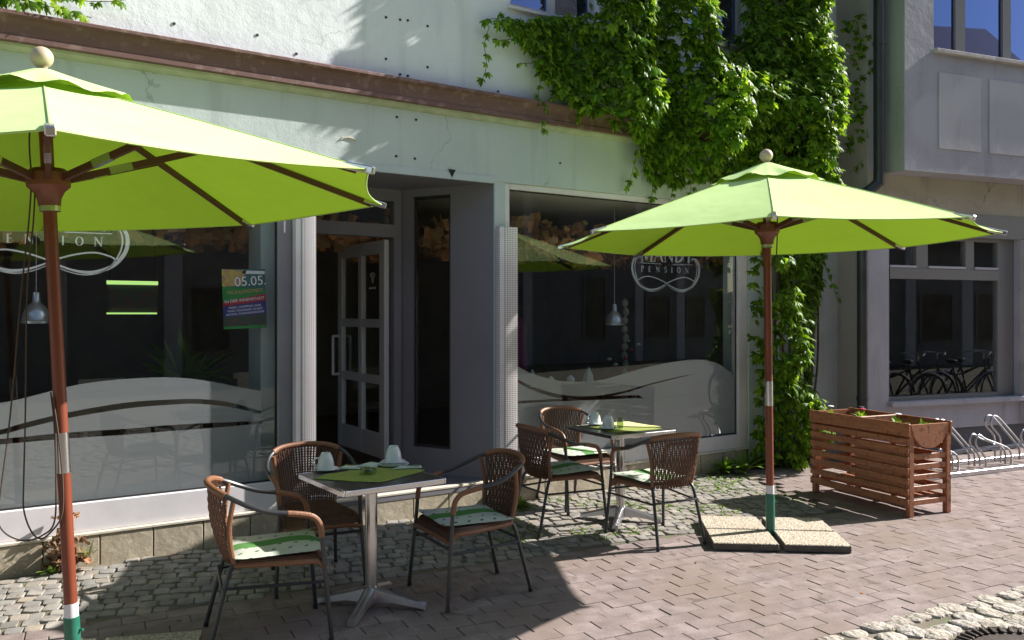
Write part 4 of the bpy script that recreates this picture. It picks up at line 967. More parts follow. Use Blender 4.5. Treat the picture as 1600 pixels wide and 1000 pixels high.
cup_set(2.155, -1.53, TZ + .016, 'white saucer at the right of the near table', 'upturned white cup standing tallest, right of the glass ashtray', R(70))
p_ = MB().lathe([(.05, 0), (.06, .002), (.092, .013), (.091, .016), (.06, .006), (.004, .006)], 32).build('side_plate', 'china', None, angle=60); p_.location = (2.155, -1.53, TZ); tag(p_, 'white side plate under the saucer at the right of the near table', 'plate')
def napkin(pts, z, lab, m='napkin'):
    mb = MB(); mb.prism(pts, z, z + .005, lambda u, v, a: (u, v, a)); c_ = (sum(p[0] for p in pts) / len(pts), sum(p[1] for p in pts) / len(pts)); mb.prism([(c_[0] + (p[0] - c_[0]) * .8, c_[1] + (p[1] - c_[1]) * .8) for p in pts], z + .0055, z + .010, lambda u, v, a: (u, v, a)); o = mb.build('napkin', m); tag(o, lab, 'napkin', 'folded napkins on the tables'); return o
napkin([(1.83, -1.48), (1.93, -1.55), (1.985, -1.49), (1.90, -1.42)], TZ + .006, 'pale folded napkin behind the ashtray, next to the left cup')
napkin([(1.965, -1.46), (2.02, -1.56), (2.10, -1.49), (2.07, -1.40)], TZ + .006, 'pale folded napkin behind the ashtray, next to the right cup')
napkin([(2.09, -1.66), (2.25, -1.71), (2.27, -1.66), (2.16, -1.62)], TZ + .006, 'pale folded napkin at the right corner of the near table')
def knife(a, b, lab):
    t = thing('knife', lab, 'knife', (a[0], a[1], a[2]), 0, 'knives on the near table'); d = Vector(b) - Vector(a); m = d.normalized()
    MB().bar((0, 0, 0), d * .45, .012, .005, bev=.002).build('handle', 'chrome', t); MB().bar(d * .45, d, .014, .002).build('blade', 'chrome', t)
knife((1.89, -1.44, TZ + .019), (2.0, -1.60, TZ + .012), 'steel knife lying across the left napkin')
knife((2.08, -1.58, TZ + .022), (2.24, -1.70, TZ + .019), 'steel knife lying across the right napkin')
a_ = MB().lathe([(.035, 0), (.045, .004), (.049, .012), (.049, .030), (.045, .033), (.040, .030), (.039, .012), (.003, .010)], 24).build('glass_ashtray', 'clear', None, angle=50); a_.location = (1.925, -1.69, TZ + .004); tag(a_, 'round clear glass ashtray on the lime mat', 'ashtray')
# far table
cloth('table_mat', [(4.16, -.83), (4.16, -1.22), (4.60, -1.24), (4.58, -.86)], 'lime_cloth', 'olive green cloth mat on the far table', 'table mat', wob=.006)
cloth('table_runner', [(4.36, -.75), (4.42, -1.0), (4.63, -1.20), (4.63, -.82)], 'yellow_cloth', 'bright yellow napkin cloth at the sunny side of the far table', 'napkin', z=TZ + .007)
cup_set(4.28, -.80, TZ + .006, 'white saucer at the window side of the far table', 'upturned white cup at the window side of the far table', R(100))
cup_set(4.21, -1.05, TZ + .006, 'white saucer at the street side of the far table', 'upturned white cup at the street side of the far table', R(200))
g_ = MB().lathe([(.024, 0), (.026, .004), (.029, .085), (.0275, .085), (.025, .008), (.003, .007)], 20).build('drinking_glass', 'clear', None, angle=50); g_.location = (4.315, -1.07, TZ + .006); tag(g_, 'clear drinking glass beside the cups on the far table', 'glass')
napkin([(4.30, -.72), (4.40, -.76), (4.42, -.86), (4.33, -.84)], TZ + .008, 'pale yellow folded napkin between the two cups of the far table', 'yellow_cloth')

# ---------------------------------------------------------------- wooden planter
PN = Vector((6.307, -2.232)); PLf = Vector((6.49, -1.18)); PRt = Vector((6.791, -2.294))
pd_ = (PLf - PN).normalized(); prz = math.atan2(-pd_.y, -pd_.x)   # local +x runs from the far left foot to the near foot
pl = thing('wooden_planter', 'tall red brown slatted wooden planter with two flower troughs', 'planter', (PLf.x, PLf.y, .002), prz)
LP, DP, HP = 1.07, .49, .75    # local y: +y points to the street (front)... front face at y=0, back at y=DP
sg = 1
if (Matrix.Rotation(prz, 3, 'Z') @ Vector((0, 1, 0))).x < 0: sg = -1
def PB(x0, x1, y0, y1, z0, z1, name='slat', lab=None):
    return MB().box(x0, x1, min(sg * y0, sg * y1), max(sg * y0, sg * y1), z0, z1, .004).build(name, 'planter', pl, lab)
for x in (.0, LP - .045):
    for y in (.022, DP - .05): PB(x, x + .045, y, y + .05, 0, HP - .02, 'post')
for x in (LP * .47,): PB(x, x + .05, .022, .05, .07, HP - .1, 'post'); PB(x, x + .05, DP - .05, DP - .022, .0, HP - .1, 'post')
PB(-.012, LP + .012, .0, .021, HP - .105, HP, 'top_board'); PB(-.012, LP + .012, DP - .021, DP, HP - .105, HP, 'top_board')
zs = [.085, .175, .262, .345, .43, .51]
for z in zs:
    h_ = .052 if z > .1 else .06
    PB(.0, LP, .0, .021, z, z + h_); PB(.0, LP, DP - .021, DP, z, z + h_)
PB(.0, LP, .0, .021, .583, .63)
for z in (.225, .31, .395, .478): PB(LP * .5, LP - .05, .0225, .036, z, z + .06, 'backing_board')
for x in (.004, LP - .024):
    for z in (.09, .20, .29, .375, .455): PB(x, x + .018, .073, DP - .052, z, z + .045)
PB(.046, LP - .046, .08, DP - .08, .135, .155, 'shelf')
PB(LP * .5 - .012, LP * .5 + .012, .022, DP - .022, HP - .09, HP - .004, 'divider')
half = [(sg * (DP / 2 - .205 * math.cos(R(a))), HP - .012 - .195 * math.sin(R(a))) for a in range(0, 181, 12)]
MB().prism(half, LP - .02, LP + .006, lambda u, v, a: (a, u, v)).build('trough_end', 'planter', pl); MB().prism(half, -.006, .02, lambda u, v, a: (a, u, v)).build('trough_end', 'planter', pl)
mb = MB(); mb.grid(lambda a, b: (.02 + (LP - .04) * a, sg * (DP / 2 - .2 * math.cos(math.pi * b)), HP - .02 - .19 * math.sin(math.pi * b)), 2, 14); mb.build('trough', 'planter', pl)
mb = MB(); mb.grid(lambda a, b: (.025 + (LP - .05) * a, sg * (.05 + (DP - .10) * b), HP - .075 + .02 * noise.noise(Vector((a * 9, b * 5, 0)))), 24, 12); mb.build('soil', 'soil', pl)
def blade_plant(mb, o, n, L, spread, seed, w=.012, droop=.5):
    r = random.Random(seed); o = Vector(o)
    for i in range(n):
        a = r.uniform(0, 6.28); l = L * r.uniform(.6, 1.15); d = Vector((math.cos(a), math.sin(a), 0)); s_ = Vector((-d.y, d.x, 0)); ww = w * r.uniform(.7, 1.2); P = []
        e = spread * r.uniform(.3, 1)
        for j in range(5):
            t = j / 4; c_ = o + d * (l * e * t) + Vector((0, 0, l * (t * (1 - .25 * e) - droop * e * t * t))); hw = ww * math.sin(math.pi * min(1, .12 + .88 * t)) if t < 1 else 0
            P += [c_ + s_ * hw, c_ - s_ * hw]
        mb.add(P, [(2 * j, 2 * j + 1, 2 * j + 3, 2 * j + 2) for j in range(4)])
def planter_pt(x, y, z=HP - .065):
    v = Matrix.Rotation(prz, 3, 'Z') @ Vector((x, sg * y, 0)); return (PLf.x + v.x, PLf.y + v.y, z)
for x, y, m, lab in ((.12, .13, 'petal_white', 'small white pansy at the far end of the planter'), (.28, .33, 'petal_dark', 'dark violet pansy in the far trough of the planter'), (.40, .22, 'petal_red', 'red pansy in the far trough of the planter'), (.80, .20, 'petal_white', 'white pansy in the near trough of the planter'), (.93, .34, None, 'green seedling in the near trough of the planter'), (.70, .28, None, 'pale green leafy seedling in the middle of the planter')):
    t = thing('planter_flower' if m else 'seedling', lab, 'plant', planter_pt(x, y)); mb = MB(); blade_plant(mb, (0, 0, 0), 16, .10, .9, int(x * 100), .016); mb.build('leaves', 'weed', t, fix=False)
    if m:
        mb = MB()
        for k in range(5):
            a = 2 * math.pi * k / 5; c_ = Vector((.012 * math.cos(a), .012 * math.sin(a), .105)); mb.lathe([(.003, -.004), (.016, 0), (.012, .006), (.003, .008)], 8, tuple(c_))
        mb.build('flower_head', m, t); MB().tube([(0, 0, 0), (.004, 0, .102)], .002, 5).build('stem', 'weed', t)

# ---------------------------------------------------------------- bicycle rack
e2 = R(-9); rk = thing('bicycle_rack', 'galvanised tube bicycle rack with slanted hoops beyond the planter', 'bicycle rack', (8.0, -1.48, 0), e2)
MB().box(-.35, 2.9, -.025, .025, 0, .05, .005).build('base_rail', 'galv', rk); MB().box(-.35, 2.9, .42, .47, 0, .05, .005).build('base_rail', 'galv', rk)
for i in range(6):
    x0 = -.05 + i * .40; hi = .56 if i % 2 else .40; up = MB()
    for dy in (.0, .065):
        P = [(x0 + .42, .02 + dy, .05), (x0 + .42, .02 + dy, .16), (x0 + .36, .03 + dy, .24), (x0 + .06, .04 + dy, hi - .06), (x0 - .03, .05 + dy, hi - .01), (x0 - .08, .05 + dy, hi - .05), (x0 - .07, .05 + dy, hi - .12), (x0 + .02, .05 + dy, hi - .2), (x0 + .07, .05 + dy, hi - .28), (x0 + .07, .05 + dy, .05)]
        up.tube(smooth_path([(a, b + (.12 if i % 2 else 0), c) for a, b, c in P], 3), .0105, 8)
    up.build('hoop', 'galv', rk)
    MB().tube([(x0 + .30, .05, .27), (x0 - .14, .40, .13)], .012, 8).build('brace', 'galv', rk)

# bicycles in the street, mirrored by the pane of the grey building
def bicycle(loc, rz, lab, first=None):
    if first: return dup(first, loc, rz, lab)
    t = thing('bicycle', lab, 'bicycle', loc, rz, 'bicycles parked in the street before the grey building')
    for x in (-.52, .52):
        w = MB(); w.tube([(x + .33 * math.cos(R(a)), 0, .34 + .33 * math.sin(R(a))) for a in range(0, 360, 12)], .016, 6, True); wh = w.build('wheel', 'rubber', t)
        s = MB(); [s.bar((x, 0, .34), (x + .32 * math.cos(R(a)), 0, .34 + .32 * math.sin(R(a))), .003, .003) for a in range(0, 360, 20)]; s.build('spokes', 'chrome', wh)
        g = MB(); g.tube([(x + .36 * math.cos(R(a)), 0, .34 + .36 * math.sin(R(a))) for a in range(30, 171, 10)], .018, 6); g.build('mudguard', 'chrome', t)
    f = MB()
    for a, b in (((-.52, 0, .34), (-.12, 0, .32)), ((-.12, 0, .32), (-.26, 0, .82)), ((-.52, 0, .34), (-.24, 0, .75)), ((-.12, 0, .32), (.36, 0, .74)), ((-.22, 0, .62), (.34, 0, .82)), ((.33, 0, .90), (.38, 0, .66)), ((.38, 0, .66), (.52, 0, .34))): f.tube([a, b], .016, 8)
    f.build('frame', 'bikeframe', t)
    MB().tube(smooth_path([(.18, -.28, .98), (.28, -.2, 1.02), (.34, 0, 1.0), (.28, .2, 1.02), (.18, .28, .98)], 4), .012, 8).build('handlebar', 'chrome', t)
    MB().tube([(.33, 0, .88), (.34, 0, 1.0)], .012, 8).build('stem', 'chrome', t)
    MB().lathe([(.01, .82), (.06, .84), (.09, .87), (.07, .895), (.01, .90)], 12, (-.27, 0, 0)).build('saddle', 'rubber', t)
    return t
bk = None
for i, (t, d, rz) in enumerate(((1.45, 2.5, 8), (2.05, 2.65, 2), (2.85, 2.5, 10), (3.35, 2.8, 4))):
    p = Vector((10.25, -.83)) + Vector((.978, -.2096)) * t + Vector((-.2096, -.978)) * d
    lab = ['dark bicycle in the street mirrored leftmost in the grey building pane', 'dark bicycle in the street mirrored second in the grey building pane', 'dark bicycle in the street mirrored third in the grey building pane', 'dark bicycle in the street mirrored rightmost in the grey building pane'][i]
    b_ = bicycle((p.x, p.y, 0), R(-12 + rz), lab, bk); bk = bk or b_

# ---------------------------------------------------------------- things inside the shop
def pendant(loc, lab):
    t = thing('pendant_lamp', lab, 'lamp', loc, 0, 'bell shaped aluminium pendant lamps in the shop'); k = .76
    MB().lathe([(r * k, z * k) for r, z in [(.128, 0), (.128, .025), (.122, .03), (.112, .09), (.085, .15), (.05, .185), (.036, .20), (.030, .29), (.008, .30)]], 28, cap=False).build('lamp_shade', 'lampshade', t, angle=50)
    MB().tube([(0, 0, .2), (0, 0, 2.76 - loc[2])], .0025, 6).build('cord', 'white_ring', t); return t
pendant((.47, .80, 1.56), 'aluminium pendant lamp behind the left shop window, beside the parasol pole'); pendant((5.85, .80, 1.507), 'aluminium pendant lamp behind the right shop window')
mb = MB(); q = random.Random(11)
def crumple(mb, c_, s_, r):
    n = 4; P = []
    ax = Vector((r.uniform(-1, 1), r.uniform(-1, 1), r.uniform(.2, 1))).normalized(); rot = ax.to_track_quat('Z', 'Y')
    for i in range(n + 1):
        for j in range(n + 1):
            v = Vector(((i / n - .5) * s_, (j / n - .5) * s_, r.uniform(-.22, .22) * s_)); P.append(Vector(c_) + rot @ v)
    mb.add(P, [(i * (n + 1) + j, (i + 1) * (n + 1) + j, (i + 1) * (n + 1) + j + 1, i * (n + 1) + j + 1) for i in range(n) for j in range(n)])
for i in range(900):
    x = q.uniform(-2.5, 8.2); y = q.uniform(1.1, 2.9) if 1.9 < x < 3.7 else q.uniform(.35, 2.6); crumple(mb, (x, y, 2.55 - .42 * abs(noise.noise(Vector((x * 1.3, y * 1.3, 0)))) - q.uniform(0, .12)), q.uniform(.14, .28), q)
o = mb.build('ceiling_drapery', 'paper', None, angle=20, fix=False); tag(o, 'golden brown crumpled paper hanging under the shop ceiling', 'decoration')
ps = thing('event_poster', 'colourful event poster dated 05.05. stuck inside the left shop window', 'poster', (1.735, .0705, 1.737), 0)
ps.rotation_euler = (0, R(-2), 0)
pw, ph = .155, .215; PFn = lambda d: (lambda u, v, a: (u, a * .4 - d, v))
MB().box(-pw, pw, .002, .004, -ph, ph).build('sheet', 'ink_green', ps)
def pp(poly, m, n, d=0): MB().prism(poly, 0, .0022, PFn(d)).build(n, m, ps)
pp([(-pw, ph * .42), (pw, ph * .30), (pw, ph), (-pw, ph)], 'ink_teal', 'print_block'); pp([(-pw, ph * .42), (-.02, ph * .45), (.02, ph * .95), (-pw, ph)], 'ink_yellow', 'print_picture', .001)
pp([(-pw, -ph * .10), (pw, ph * .17), (pw, -ph * .08), (-pw, -ph * .24)], 'ink_red', 'print_block'); pp([(-pw, -ph * .24), (pw, -ph * .08), (pw, -ph * .52), (-pw, -ph * .60)], 'ink_navy', 'print_block')
pp([(-pw, -ph * .60), (pw, -ph * .52), (pw, -ph * .90), (-pw, -ph * .90)], 'ink_dark', 'print_picture')
pp([(-.01, ph * .85), (pw * .98, ph * .82), (pw * .98, ph * .93), (-.005, ph * .95)], 'ink_white', 'print_strip', .001)
def text(s_, x, z, size, m, rot, par, y=-.004):
    cu = bpy.data.curves.new('lettering', 'FONT'); cu.body = s_; cu.size = size; cu.align_x = 'CENTER'; cu.align_y = 'CENTER'; cu.extrude = .0004; cu.materials.append(M[m])
    tmp = bpy.data.objects.new('lettering', cu); SC.collection.objects.link(tmp); bpy.context.view_layer.update()
    me = bpy.data.meshes.new_from_object(tmp.evaluated_get(bpy.context.evaluated_depsgraph_get())); bpy.data.objects.remove(tmp); bpy.data.curves.remove(cu)
    o = link('lettering', me, par); o.location = (x, y, z); o.rotation_euler = (R(90), R(-rot), 0); return o
text('05.05.', .045, .125, .095, 'ink_white', 3, ps); text('FRÜHLINGSFEST', .005, .052, .036, 'ink_yellow', 4, ps); text('IN DER INNENSTADT', .0, -.008, .030, 'ink_white', 5, ps)
for k, s_ in enumerate(('MUSIK | SHOPPING | KIDS', 'TANZ | KULINARIK | KUNST', 'AKTION | FUSSGÄNGERZONE')): text(s_, .0, -.056 - k * .024, .0205, 'ink_white', 4, ps)
# dark panel with added lime glow, magenta cloth, room chairs, shelf plants
wp = thing('glow_strip_panel', 'dark panel edged above and below by added glowing lime strips, hanging inside the left window', 'display', (1.33, 2.2, 1.775))
MB().box(-.20, .22, .012, .03, -.15, .15).build('panel', 'ink_dark', wp); MB().box(-.215, .215, -.01, .01, .118, .152).build('glow_strip', 'lime_glow', wp); MB().box(-.215, .205, -.01, .01, -.150, -.136).build('glow_strip', 'lime_glow', wp)
for x in (-.19, .19): MB().tube([(x, .02, .14), (x, .02, .99)], .002, 5).build('wire', 'black', wp)
ct = thing('draped_stand', 'tall stand draped in magenta cloth behind the right shop window', 'stand', (4.98, 1.45, .15)); ct.scale = (.8, .8, 1.62)
mb = MB()
def drape(a, b):
    th = 2 * math.pi * a; r_ = (.17 + .13 * b ** 1.4) * (1 + .16 * b * math.sin(9 * th + 1.3 * math.sin(2 * th))) if b > .08 else 2.1 * b
    return (r_ * math.cos(th), r_ * .8 * math.sin(th), .86 * (1 - max(0, b - .06) / .94) - .03 * math.sin(3 * th) * (1 - b))
mb.grid(drape, 72, 16); mb.build('cloth', 'magenta', ct, angle=60)
wt = thing('window_table', 'laid table just inside the right shop window', 'table', (5.2, .85, .15))
MB().box(-.8, .8, -.3, .3, .72, .75, .005).build('tabletop', 'room_floor', wt)
for x in (-.72, .72):
    for y in (-.24, .24): MB().box(x - .025, x + .025, y - .025, y + .025, 0, .72).build('leg', 'room_floor', wt)
for i, (x, y, lab) in enumerate(((4.75, .75, 'white napkin cone on the table inside the right window, nearest the entrance'), (5.50, .8, 'white napkin cone on the table inside the right window, nearest the ivy'))):
    o = MB().lathe([(.07, 0), (.05, .09), (.004, .17)], 5, cap=True).build('napkin_cone', 'napkin', None); o.location = (x, y, .905); tag(o, lab, 'napkin', 'napkin cones inside the window')
for x, y, lab in ((4.95, .72, 'white sugar pot inside the right window, left of its pair'), (5.2, .72, 'white sugar pot inside the right window, right of its pair')):
    o = MB().lathe([(.03, 0), (.045, .02), (.045, .06), (.03, .08), (.008, .10)], 16).build('sugar_pot', 'china', None); o.location = (x, y, .905); tag(o, lab, 'pot', 'white pots inside the window')
fp = thing('indoor_flowers', 'tall slim cactus like plant with red blossoms inside the right window', 'plant', (6.35, 1.2, .15))
mb = MB()
for k in range(9): mb.lathe([(.01, 0), (.035, .03), (.035, .07), (.01, .10)], 8, (.012 * math.sin(k * 2), 0, .75 + k * .10))
mb.build('stem', 'ledge_fillet', fp); MB().lathe([(.10, 0), (.14, .3), (.13, .75), (.01, .75)], 14).build('pot', 'room', fp)
for k in range(10):
    MB().lathe([(.005, 0), (.03, .015), (.02, .035), (.004, .04)], 7, (q.uniform(-.22, .14), q.uniform(-.1, .1), .78 + q.uniform(0, .45))).build('blossom', 'petal_red' if k % 2 else 'napkin', fp)
dc = thing('dining_chair', 'wooden dining chair inside the left window, nearest the parasol pole', 'chair', (1.15, 2.6, .15), 0, 'dining chairs inside the shop')
MB().box(-.2, .2, -.2, .2, .43, .46, .005).build('seat', 'cap', dc); MB().box(-.2, .2, .18, .2, .62, .86, .005).build('backrest', 'cap', dc)
for x in (-.18, .18):
    for y in (-.18, .18): MB().box(x - .02, x + .02, y - .02, y + .02, 0, .43 if y < 0 else .80).build('leg', 'room_floor', dc)
dup(dc, (1.95, 2.75, .15), R(8), 'wooden dining chair inside the left window, middle one'); dup(dc, (2.6, 2.7, .15), R(-5), 'wooden dining chair inside the left window, nearest the entrance')
hp_ = thing('house_plant', 'dim bushy house plant inside the left shop window', 'plant', (1.72, 1.9, .15))
mb = MB(); blade_plant(mb, (0, 0, .75), 70, .75, 1.0, 5, .05, .6); mb.build('leaves', 'leaf_many', hp_, fix=False); MB().lathe([(.12, 0), (.16, .35), (.15, .75), (.01, .76)], 16).build('pot', 'room', hp_)

# ---------------------------------------------------------------- Virginia creeper
def leaf_shape(seed, size):
    """five drooping leaflets on a short stalk; local -z is down the wall, +y points out of the wall"""
    r = random.Random(seed); mb = MB()
    for a, l in ((0, 1.05), (31, .98), (-31, .98), (66, .74), (-66, .74)):
        a = R(a + r.uniform(-9, 9)); L = size * .62 * l * r.uniform(.85, 1.1); w = L * .185
        d = Vector((math.sin(a), 0, -math.cos(a))); s_ = Vector((math.cos(a), 0, math.sin(a))); P = []
        dr = r.uniform(.2, .6)
        for t, k in ((.06, .15), (.3, .75), (.55, 1.0), (.8, .62), (1.0, 0)):
            c_ = d * L * t + Vector((0, .10 * L * t - dr * L * t * t * .8, 0))
            if k: P += [c_ - s_ * w * k + Vector((0, -.10 * w * k, 0)), c_ + Vector((0, .22 * w * k, 0)), c_ + s_ * w * k + Vector((0, -.10 * w * k, 0))]
            else: P.append(c_)
        fs = []
        for i in range(3):
            for j in (0, 1): fs.append((3 * i + j, 3 * i + j + 1, 3 * i + j + 4, 3 * i + j + 3))
        fs += [(9, 10, 12), (10, 11, 12)]; mb.add(P, fs)
    return mb
LV = [leaf_shape(i, 1.0) for i in range(7)]
def xf(p, out, up, yaw, roll, size):
    return Matrix.Translation(p) @ Matrix.Rotation(math.pi + yaw, 4, 'Z') @ Matrix.Rotation(up, 4, 'X') @ Matrix.Rotation(roll, 4, 'Y') @ Matrix.Scale(size, 4)
MAINP = [(4.02, 4.16), (4.30, 4.24), (4.72, 4.33), (4.86, 4.9), (4.9, 6.6), (5.7, 6.9), (5.98, 5.4), (5.99, 4.65), (6.05, 4.22), (6.55, 4.24), (6.70, 4.38), (6.74, 4.72), (6.74, 6.9), (8.0, 6.9), (8.05, 5.0), (8.0, 4.21), (8.10, 3.45), (8.05, 2.9), (7.3, 2.9), (6.7, 2.96), (6.15, 3.0), (5.85, 2.88), (5.62, 2.84), (5.42, 3.0), (5.20, 3.24), (4.90, 3.35), (4.63, 3.47), (4.37, 3.64), (4.23, 3.78), (4.25, 3.98), (4.04, 4.07)]
COLP = [(6.80, 3.0), (8.10, 3.0), (8.12, 1.98), (7.85, 1.28), (7.85, .15), (7.32, .03), (7.02, .12), (6.98, .9), (6.90, 1.9)]
def side_bump(x, c, wl, wr): return math.exp(-((x - c) / (wl if x < c else wr)) ** 2)
def bulge(x, z):
    n = noise.noise(Vector((x * 1.7, z * 1.4, 3)))
    if z > 2.95 or x < 6.4:
        k = 4.4 - z
        b = .14 + (.36 if z > 4.7 else .42) * side_bump(x, 5.12 + .10 * k, .55, .20) + .52 * side_bump(x, 5.84 + .16 * k, .34, .18) + .66 * side_bump(x, 7.45, .65, .28)
        b += .50 * math.exp(-((x - 6.55) / .70) ** 2 - ((z - 3.70) / .45) ** 2)
        b = min(b, .85) * (.88 + .6 * n)
        if x < 4.9: b *= .25 + .75 * max(0, (x - 3.9))
        if z < 3.3 and x < 6.4: b *= max(.25, (z - 2.7) / .6)
    else:
        b = .10 + .46 * (.7 + 1.3 * noise.noise(Vector((x * 2.6, z * 1.9, 8)))) * side_bump(x, 7.45, .42, .26)
    return max(.05, b)
cr = thing('virginia_creeper', 'dense green creeper climbing the wall between the shop windows and the bay building', 'climbing plant', (0, 0, 0))
leaves = []; q = random.Random(21)
def scatter(poly, n, smin, smax, lay_=1.0):
    xs = [p[0] for p in poly]; zs_ = [p[1] for p in poly]; k = 0
    while k < n:
        x = q.uniform(min(xs), max(xs)); z = q.uniform(min(zs_), max(zs_))
        if not inpoly(x, z, poly): continue
        if z < 2.9 and noise.noise(Vector((x * 3.1, z * 2.3, 4))) < -.12 - .5 * max(0, (7.45 - abs(x - 7.45) - 7.2)): continue
        k += 1
        e = 1.0
        b = bulge(x, z); u = q.random() ** .30
        cl = .16 * max(0, noise.noise(Vector((x * 4.5, z * 3.5, 1)))) + .03
        y = -.02 - b * u * lay_ - cl * q.random() * u
        up = R(q.gauss(38, 22)); yaw = q.gauss(.35, .6)
        if u > .6:       # leaves on a flank turn to the open side
            dx = (bulge(x + .05, z) - bulge(x - .05, z)) / .10; yaw -= math.atan(dx) * .75
        leaves.append((Vector((x, y, z)), up, yaw, q.gauss(0, .35), q.uniform(smin, smax), u))
scatter(MAINP, 11500, .11, .18); scatter(COLP, 2100, .10, .17)
# sparse growth right of the column, on the side wall
SIDEP = [(8.38, 2.1), (8.5, 4.6), (8.62, 4.2), (8.60, 2.2)]
for i in range(150):
    x = q.uniform(8.30, 8.50); z = q.uniform(2.7, 5.0)
    if noise.noise(Vector((x * 3, z * 2, 5))) < -.1: continue
    leaves.append((Vector((x, -.42 + q.uniform(-.06, .2), z)), R(q.gauss(25, 20)), q.gauss(-.6, .4), q.gauss(0, .3), q.uniform(.07, .12), .4))
stems = MB()
def trail(pts, step, smin, smax, sprd=.02):
    P = smooth_path(pts, 6); stems.tube(P, .0028, 5); acc = 0
    for i in range(len(P) - 1):
        acc += (P[i + 1] - P[i]).length
        while acc > step:
            acc -= step
            leaves.append((P[i] + Vector((q.uniform(-sprd, sprd), -abs(q.gauss(0, sprd)), q.uniform(-.01, .01))), R(q.gauss(18, 14)), q.gauss(0, .5), q.gauss(0, .5), q.uniform(smin, smax), 1))
# the loose fringe on the left, trailing shoots
for pts, st in (([(4.4, -.06, 4.2), (4.1, -.06, 4.14), (3.85, -.05, 4.14), (3.70, -.05, 4.10)], .05), ([(4.2, -.06, 4.05), (3.95, -.06, 3.98), (3.78, -.05, 3.94)], .05), ([(4.5, -.08, 3.95), (4.2, -.08, 3.82), (4.02, -.07, 3.78)], .045), ([(3.75, -.05, 4.06), (3.70, -.05, 3.90), (3.72, -.05, 3.74), (3.69, -.05, 3.62), (3.64, -.05, 3.56)], .085), ([(4.30, -.07, 3.80), (4.26, -.07, 3.66), (4.24, -.07, 3.52), (4.24, -.16, 3.42), (4.25, -.10, 3.2)], .07),
                ([(4.6, -.1, 3.7), (4.42, -.1, 3.58), (4.36, -.1, 3.5)], .05), ([(4.75, -.12, 3.55), (4.66, -.12, 3.42), (4.62, -.12, 3.30)], .06), ([(5.32, -.16, 3.2), (5.30, -.12, 3.0), (5.28, -.08, 2.86), (5.26, -.06, 2.76)], .07), ([(5.60, -.16, 3.1), (5.58, -.10, 2.92), (5.58, -.07, 2.78), (5.60, -.06, 2.70)], .06), ([(5.80, -.15, 3.05), (5.84, -.1, 2.88), (5.80, -.08, 2.74), (5.76, -.06, 2.64)], .055), ([(6.0, -.15, 3.0), (6.05, -.12, 2.85), (6.02, -.10, 2.70)], .05),
                ([(6.78, -.1, 4.05), (6.70, -.08, 4.25), (6.66, -.06, 4.40), (6.74, -.06, 4.55)], .09), ([(8.35, -.3, 3.2), (8.48, -.38, 3.35), (8.55, -.45, 3.45)], .07), ([(8.3, -.35, 4.2), (8.45, -.45, 4.3), (8.52, -.5, 4.38)], .08), ([(7.4, -.2, 2.5), (7.9, -.28, 2.2), (8.15, -.3, 1.75)], .04)):
    trail(pts, st, .075, .125)
for i in range(150):     # leaves of the fringe that lie near the wall
    t = q.random(); x = 3.75 + .75 * t ** .6; z = 4.18 - .10 * q.random() - (.55 * t) * q.random()
    leaves.append((Vector((x, -.05 - .06 * q.random(), z)), R(q.gauss(15, 14)), q.gauss(0, .4), q.gauss(0, .4), q.uniform(.09, .13), 1))
for k in range(9):
    x0 = 7.35 + .09 * k + q.uniform(-.03, .03); stems.tube(smooth_path([(x0 * .6 + 3.0, -.06, .02), (x0, -.07, 1.0), (x0 + q.uniform(-.15, .1), -.08, 2.2), (x0 + q.uniform(-.3, .2), -.10, 3.2), (x0 + q.uniform(-.4, .3), -.12, 4.6)], 5), [.013] * 10 + [.011] * 11, 6)
stems.build('stems', 'vine', cr, kind='stuff')
lm = [v.mesh('leaf', M['leaf'], 180, False) for v in LV]
def lsize(L):
    v_ = view(L[0]); return -1 if not v_ or not in_frame(L[0]) else L[4] / v_[2] * (.3 + L[5]) - L[0].y * .02
od = sorted(range(len(leaves)), key=lambda i: -lsize(leaves[i])); single = set(od[:300]); rest = MB()
for i, (p, up, yaw, roll, sz, u) in enumerate(leaves):
    m = xf(p, 0, up, yaw, roll, sz); k = i % 7
    if i in single:
        o = link('leaf', lm[k], cr); o.matrix_basis = m
    else: rest.add([m @ Vector(v) for v in LV[k].v], LV[k].f)
rest.build('foliage', 'leaf_many', cr, angle=180, fix=False, kind='stuff')
# a second shoot above the ledge at the far left
c2 = thing('creeper_shoot', 'pale young creeper shoot lying on the brown ledge at the top left', 'climbing plant', (0, 0, 0)); rest = MB(); stems = MB(); leaves = []
for pts, st in (([(-.6, -.06, 3.62), (.1, -.06, 3.60), (.45, -.07, 3.56), (.72, -.08, 3.53)], .035), ([(-.4, -.06, 3.75), (.2, -.06, 3.68), (.55, -.05, 3.63), (.80, -.05, 3.66), (.93, -.05, 3.70)], .05), ([(-.2, -.09, 3.56), (.2, -.1, 3.54), (.36, -.1, 3.54)], .025), ([(-.3, -.06, 3.9), (.1, -.06, 3.78), (.3, -.06, 3.72), (.42, -.06, 3.6)], .03)): trail(pts, st, .07, .12, .03)
stems.build('stems', 'vine', c2, kind='stuff')
for i, (p, up, yaw, roll, sz, u) in enumerate(leaves):
    o = link('leaf', lm[i % 7], c2); o.matrix_basis = xf(p, 0, up, yaw, roll, sz)

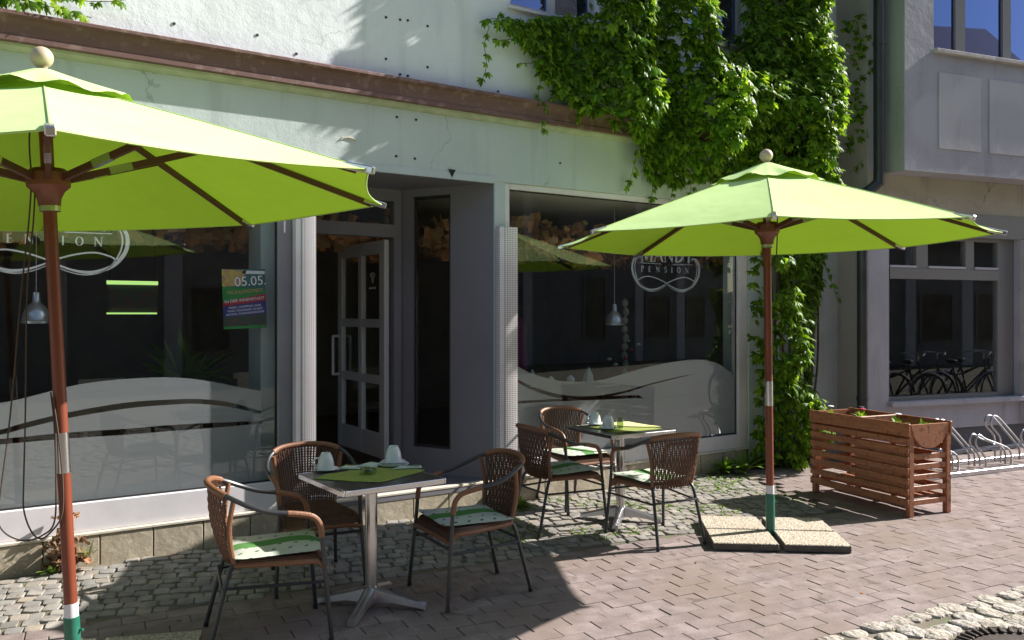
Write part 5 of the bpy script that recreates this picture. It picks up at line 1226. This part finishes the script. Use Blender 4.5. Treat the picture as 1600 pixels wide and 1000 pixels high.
# ---------------------------------------------------------------- weeds
def weed(loc, n, L, spread, seed, lab, name='weed', w=.012, m='weed', group=None):
    t = thing(name, lab, 'weed', loc, 0, group); mb = MB(); blade_plant(mb, (0, 0, 0), n, L, spread, seed, w); mb.build('leaves', m, t, fix=False); return t
weed((3.93, -.22, 0), 130, .15, 1.5, 1, 'spreading green weed by the wall foot at the right corner guard', w=.008)
weed((6.50, -.16, 0), 70, .24, 1.1, 2, 'bushy weed at the wall foot below the right end of the shop window', w=.02)
weed((6.72, -.20, 0), 22, .32, 1.0, 3, 'broad pale leaved weed at the wall foot, left of the parasol pole', w=.03)
weed((7.05, -.10, 0), 60, .22, 1.1, 4, 'dark green weed at the wall foot just behind the parasol pole', w=.02)
dn = weed((7.45, -.12, 0), 40, .20, 1.1, 5, 'dandelion with a white seed head beside the creeper stem', 'dandelion', .014)
MB().tube(smooth_path([(0, 0, 0), (.01, 0, .15), (.0, 0, .27)], 3), .003, 5).build('stalk', 'weed', dn); MB().lathe([(.004, -.025), (.022, -.015), (.026, 0), (.02, .018), (.004, .026)], 10, (0, 0, .29)).build('seed_head', 'petal_white', dn)
weed((8.05, -.15, 0), 25, .14, 1.0, 6, 'low weed between the creeper foot and the planter', w=.012)
dw = thing('dried_weed', 'withered brown weed with a few green leaves against the tiled plinth at far left', 'weed', (.58, -.10, 0)); mb = MB()
for i in range(90): crumple(mb, (q.gauss(0, .055), q.gauss(.02, .03), .03 + abs(q.gauss(0, .10)) * (1 if i % 3 else 1.4)), q.uniform(.03, .06), q)
mb.build('dry_leaves', 'dry', dw, fix=False); mb = MB(); blade_plant(mb, (-.09, 0, 0), 14, .12, 1.1, 9, .015); blade_plant(mb, (.12, .03, .05), 6, .18, .8, 10, .008); mb.build('leaves', 'weed', dw, fix=False)
gm = MB(); q = random.Random(5)
for i in range(2000):
    x = q.uniform(3.2, 6.6); y = q.uniform(-1.4, -.05)
    if not sett_side(x, y) or to_pq(x, y)[1] > -.05 or noise.noise(Vector((x * 1.6, y * 1.6, 2))) < .08: continue
    blade_plant(gm, (x, y, -.008), 5, q.uniform(.02, .055), 1.2, i, .004)
for i in range(30): blade_plant(gm, (q.uniform(-.2, 3), q.uniform(-.9, -.1), -.008), 5, .025, 1.2, i, .0035)
o = gm.build('joint_grass', 'weed', None, fix=False, kind='stuff'); tag(o, 'thin grass growing in the joints of the setts', 'grass'); o['kind'] = 'stuff'
lt = MB(); q = random.Random(9)
for i in range(110):
    x = q.uniform(.2, 9); y = q.uniform(-3.4, -.2)
    if y > wall2_y(x) - .1: continue
    m = Matrix.Translation((x, y, .004)) @ Matrix.Rotation(q.uniform(0, 6.3), 4, 'Z') @ Matrix.Rotation(q.gauss(0, .25), 4, 'X'); w = q.uniform(.004, .012); l = w * q.uniform(1, 2.2)
    lt.add([m @ Vector(v) for v in ((-w, 0, 0), (0, -l, .001), (w, 0, .002), (0, l, .001))], [(0, 1, 2, 3)])
o = lt.build('leaf_litter', 'dry', None, fix=False, kind='stuff'); tag(o, 'scattered scraps of dry leaf on the paving', 'litter'); o['kind'] = 'stuff'
